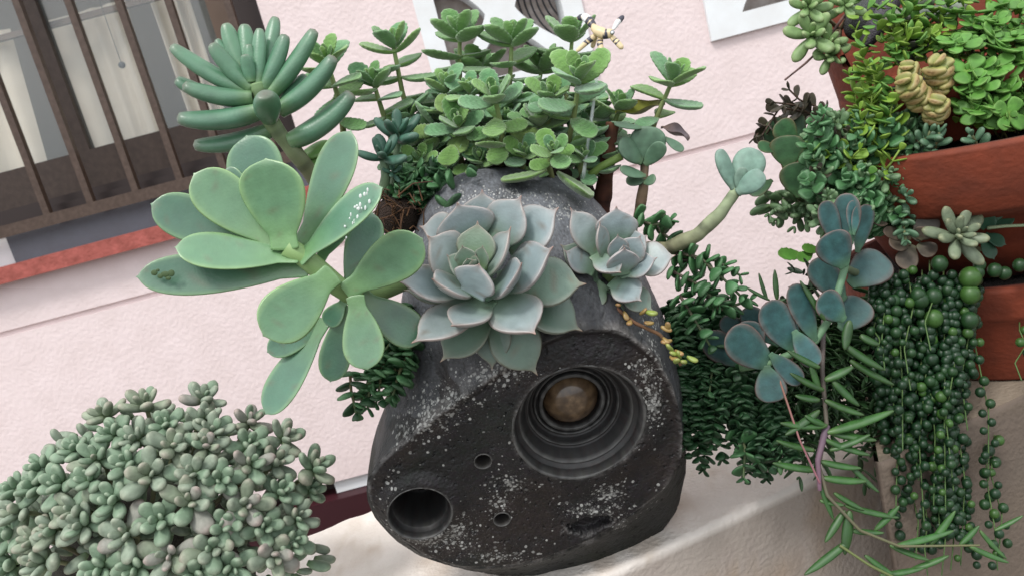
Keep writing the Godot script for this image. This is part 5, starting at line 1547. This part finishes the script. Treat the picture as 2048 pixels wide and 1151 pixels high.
	var pb := [lin(84, 132, 104), lin(78, 130, 112), lin(110, 130, 110), lin(110, 156, 140), lin(74, 120, 100)]
	var r3 := thing("pointed_blue_rosette", "blue green rosette with sharply pointed leaves behind the pale sage rosette", "succulent", spot(1960, 450, 0.66))
	traced(r3, mat, pb, TP, vec(0, 0.5, 0.85), 0.63, [[1940, 450, 0, 1908, 396, 10, 40, 0.05, 0, 0.9], [1956, 446, 0, 1955, 384, 10, 36, 0.05, 0, 1.0], [1970, 450, 0, 2008, 400, 10, 36, 0.05, 0, 0.95], [1975, 455, 0, 2034, 430, 10, 30, 0.05, 0, 0.9], [1960, 455, 6, 1990, 426, 30, 36, 0.05, 0, 1.05], [1950, 452, 8, 1945, 420, 30, 34, 0.05, 0, 1.05], [1970, 470, 0, 2014, 490, 10, 34, 0.05, 0, 0.7], [1965, 480, 0, 1990, 520, 10, 34, 0.05, 0, 0.6]])
	put("flower_stalk", tube(px_path([[1975, 456, 0.62], [2010, 452, 0.615], [2060, 450, 0.61]]), 0.0014, 0.0012, lin(170, 190, 150), lin(170, 190, 150), 6), M_plainv(0.6), r3)
	var r4 := thing("bronze_rosette", "bronze brown rosette of cupped leaves beside the pale sage rosette", "succulent", spot(1845, 490, 0.65))
	var bz := [lin(120, 116, 92), lin(116, 106, 94), lin(140, 116, 100), lin(146, 124, 108), lin(110, 100, 90)]
	traced(r4, mat, bz, {"a": 0.9, "b": 0.5, "base": 0.35, "th": 0.2, "cup": 0.25, "edge": 6.0, "edge_mix": 0.5, "green": 0.4}, vec(-0.1, 0.4, 0.9), 0.625, [[1830, 480, 0, 1870, 430, 10, 46, 0.06, 0, 1.0], [1835, 490, 0, 1872, 508, 20, 40, 0.06, 0, 1.05], [1825, 490, 0, 1806, 538, 20, 44, 0.06, 0, 0.95], [1818, 485, 0, 1780, 490, 20, 38, 0.06, 0, 0.95], [1822, 475, 0, 1766, 462, 10, 30, 0.06, 0, 0.9], [1838, 478, 10, 1854, 456, 30, 34, 0.06, 0, 1.1], [1760, 440, -10, 1752, 380, 0, 34, 0.06, 0, 0.8], [1756, 440, -10, 1762, 452, 20, 30, 0.06, 0, 0.9]])
	var r5 := thing("sage_sprig", "grey green sprig of tight leaf pairs hanging before the bronze rosette", "succulent", spot(1810, 410, 0.65))
	var sgm := [blade(TB, [lin(110, 146, 112), lin(104, 146, 116), lin(130, 160, 130), lin(134, 168, 140), lin(90, 130, 100)], 0.52, 0.06, 10, 9)]
	for q in [[[1806, 400, 0.64], [1806, 440, 0.62], [1812, 480, 0.605]], [[1770, 330, 0.64], [1790, 350, 0.625], [1800, 360, 0.62]], [[1800, 340, 0.63], [1826, 350, 0.62], [1840, 330, 0.615]], [[1830, 290, 0.62], [1850, 280, 0.605], [1862, 262, 0.60]], [[1790, 380, 0.63], [1810, 395, 0.62], [1815, 390, 0.61]], [[1870, 300, 0.61], [1876, 280, 0.60], [1880, 265, 0.598]], [[1960, 300, 0.60], [1950, 280, 0.59], [1945, 270, 0.588]]]:
		var path := px_path(q)
		put("stem", tube(path, 0.0012, 0.001, lin(140, 110, 70), lin(120, 130, 90), 5), M_plainv(0.7), r5)
		leaves(r5, mat, sgm, sprig(path, 0.0052, 0.0125, 35))
	var sc := thing("scalloped_leaf_sprig", "bright green sprig with scalloped leaves in the gap left of the pots", "plant", spot(1620, 510, 0.68))
	var TS := {"a": 0.8, "b": 0.5, "base": 0.2, "th": 0.12, "cup": 0.2, "serr": 0.18, "teeth": 5.0, "edge": 6.0, "edge_mix": 0.3, "green": 0.3}
	traced(sc, lm, mg, TS, vec(0, 0.5, 0.86), 0.67, [[1605, 510, 0, 1556, 508, 10, 30, 0.05, 0, 1.1], [1625, 506, 0, 1596, 520, 10, 26, 0.05, 0, 1.05], [1640, 500, 0, 1604, 496, 6, 24, 0.05, 0, 1.1]])
	put("stem", tube(px_path([[1605, 510, 0.67], [1640, 500, 0.68], [1680, 520, 0.69]]), 0.001, 0.001, lin(120, 130, 70), lin(110, 110, 70), 5), M_plainv(0.7), sc)
	var dl := thing("dark_leaf_trailer", "dark pointed leaved trailer behind the blue round leaves", "succulent", spot(1640, 560, 0.68))
	var deep := []
	for i in 84:
		var x := rng.randf_range(1560, 1800)
		var y := rng.randf_range(590, 830)
		if x > 1740:
			y -= 30.0
		deep.append_array(sprig(px_path([[x, y, 0.655], [x + rng.randf_range(-20, 20), y + 40, 0.635], [x + rng.randf_range(-30, 30), y + rng.randf_range(70, 150), 0.615]]), 0.009, 0.019, 25))
	scatter("inner_leaves", blade({"a": 0.6, "b": 0.6, "base": 0.3, "th": 0.4}, [lin(70, 96, 56), lin(52, 88, 48), lin(60, 84, 50), lin(76, 108, 64), lin(48, 80, 46)], 0.28), mat, dl, deep)
	leaves(dl, mat, [blade({"a": 0.6, "b": 0.6, "base": 0.3, "th": 0.3}, [lin(56, 80, 52), lin(46, 76, 50), lin(60, 80, 54), lin(70, 96, 66), lin(46, 70, 48)], 0.34)], sprig(px_path([[1640, 560, 0.665], [1600, 600, 0.66], [1570, 640, 0.655]]), 0.008, 0.018, 30) + sprig(px_path([[1660, 540, 0.67], [1620, 550, 0.665], [1590, 540, 0.66]]), 0.008, 0.017, 30) + sprig(px_path([[1690, 660, 0.65], [1700, 720, 0.63], [1690, 780, 0.62]]), 0.009, 0.02, 30) + sprig(px_path([[1740, 620, 0.65], [1760, 700, 0.63], [1770, 800, 0.615]]), 0.009, 0.022, 30) + sprig(px_path([[1650, 700, 0.65], [1660, 760, 0.63], [1640, 830, 0.60]]), 0.009, 0.02, 30))

# ------------------------------------------------------------------ insect ornament on a clear rod
func build_ornament() -> void:
	var o := thing("insect_ornament", "small cream and black painted insect figure on a clear rod", "ornament", spot(1170, 345, 0.60))
	var m := M_plainv(0.4)
	var cream := lin(224, 202, 160, 0.8)
	var dark := lin(60, 62, 74, 0.7)
	var wht := lin(226, 226, 226, 0.85)
	var d := 0.595
	var body := func(called: String, pts: Array, rs: Array, bands: Array) -> void:   # a swept limb whose colour changes in painted bands
		var path := px_path(pts)
		var cv := Curve3D.new()
		for i in path.size():
			var a: Vector3 = path[maxi(i - 1, 0)]
			var b: Vector3 = path[mini(i + 1, path.size() - 1)]
			cv.add_point(path[i], (a - b) / 6.0, (b - a) / 6.0)
		var l := cv.get_baked_length()
		var p := PackedVector3Array()
		var c := PackedColorArray()
		var nu := 36
		for i in nu + 1:
			var t := i / float(nu)
			var pos := cv.sample_baked(l * t)
			var dir := (cv.sample_baked(minf(l, l * t + 0.0006)) - cv.sample_baked(maxf(0, l * t - 0.0006))).normalized()
			var s := dir.cross(FW).normalized()
			var n := s.cross(dir)
			var f := t * (rs.size() - 1)
			var r: float = lerpf(rs[int(f)], rs[mini(int(f) + 1, rs.size() - 1)], f - int(f)) * 0.000372
			r *= sqrt(clampf(minf(t, 1.0 - t) * 9.0, 0.0, 1.0))
			for j in 14:
				var an := TAU * j / 14
				p.append(pos + s * (r * cos(an)) + n * (r * sin(an) * 0.75))
				var col: Color = cream
				for b in bands:
					if t > b[0] + 0.02 * sin(an * 3.0) and t < b[1] + 0.02 * sin(an * 2.0):
						col = b[2]
				c.append(col)
		put(called, grid(p, c, nu, 14, true), m, o)
	body.call("thorax", [[1184, 52, d], [1196, 62, d - 0.004], [1210, 68, d - 0.006], [1228, 66, d - 0.008]], [6, 9, 11, 10, 9], [[0.66, 0.78, dark]])
	body.call("wing", [[1192, 60, d], [1180, 42, d + 0.004], [1170, 34, d + 0.008], [1153, 36, d + 0.012]], [4, 8, 9, 8, 5], [[0.18, 0.34, dark], [0.36, 0.50, dark], [0.50, 0.78, wht], [0.78, 0.96, dark]])
	body.call("wing", [[1226, 60, d - 0.004], [1234, 46, d], [1248, 31, d + 0.004]], [3, 5, 6, 4], [[0.0, 0.62, wht], [0.62, 1.0, dark]])
	body.call("leg", [[1196, 68, d], [1174, 84, d], [1152, 104, d - 0.002]], [6, 6, 5, 4], [[0.28, 0.42, dark], [0.48, 0.56, dark]])
	body.call("leg", [[1202, 70, d], [1200, 88, d - 0.006], [1205, 106, d - 0.008]], [5, 6, 6, 5], [[0.40, 0.5, dark], [0.58, 0.66, dark]])
	body.call("leg", [[1222, 72, d - 0.006], [1234, 84, d - 0.010], [1246, 98, d - 0.012]], [5, 6, 6, 5], [[0.36, 0.44, dark], [0.54, 0.62, dark]])
	body.call("leg", [[1192, 72, d + 0.003], [1188, 84, d + 0.004], [1184, 96, d + 0.005]], [4, 5, 5, 4], [])
	var e := SphereMesh.new()
	e.radius = 0.0016
	e.height = 0.0032
	put("eye", e, plain(70, 96, 110, 0.25), o, Transform3D(Basis(), spot(1225, 65, d - 0.0115)))
	var e2 := SphereMesh.new()
	e2.radius = 0.0010
	e2.height = 0.0020
	put("pupil", e2, plain(235, 235, 235, 0.3), o, Transform3D(Basis(), spot(1225, 65, d - 0.0128)))
	var clear := StandardMaterial3D.new()
	clear.albedo_color = Color(0.9, 0.94, 0.94, 0.3)
	clear.transparency = BaseMaterial3D.TRANSPARENCY_ALPHA
	clear.roughness = 0.05
	put("clear_rod", tube(px_path([[1204, 104, d - 0.008], [1196, 140, d - 0.003], [1184, 230, d], [1168, 345, 0.60], [1162, 390, 0.62]]), 0.0010, 0.0017, Color.WHITE, Color.WHITE, 12), clear, o)
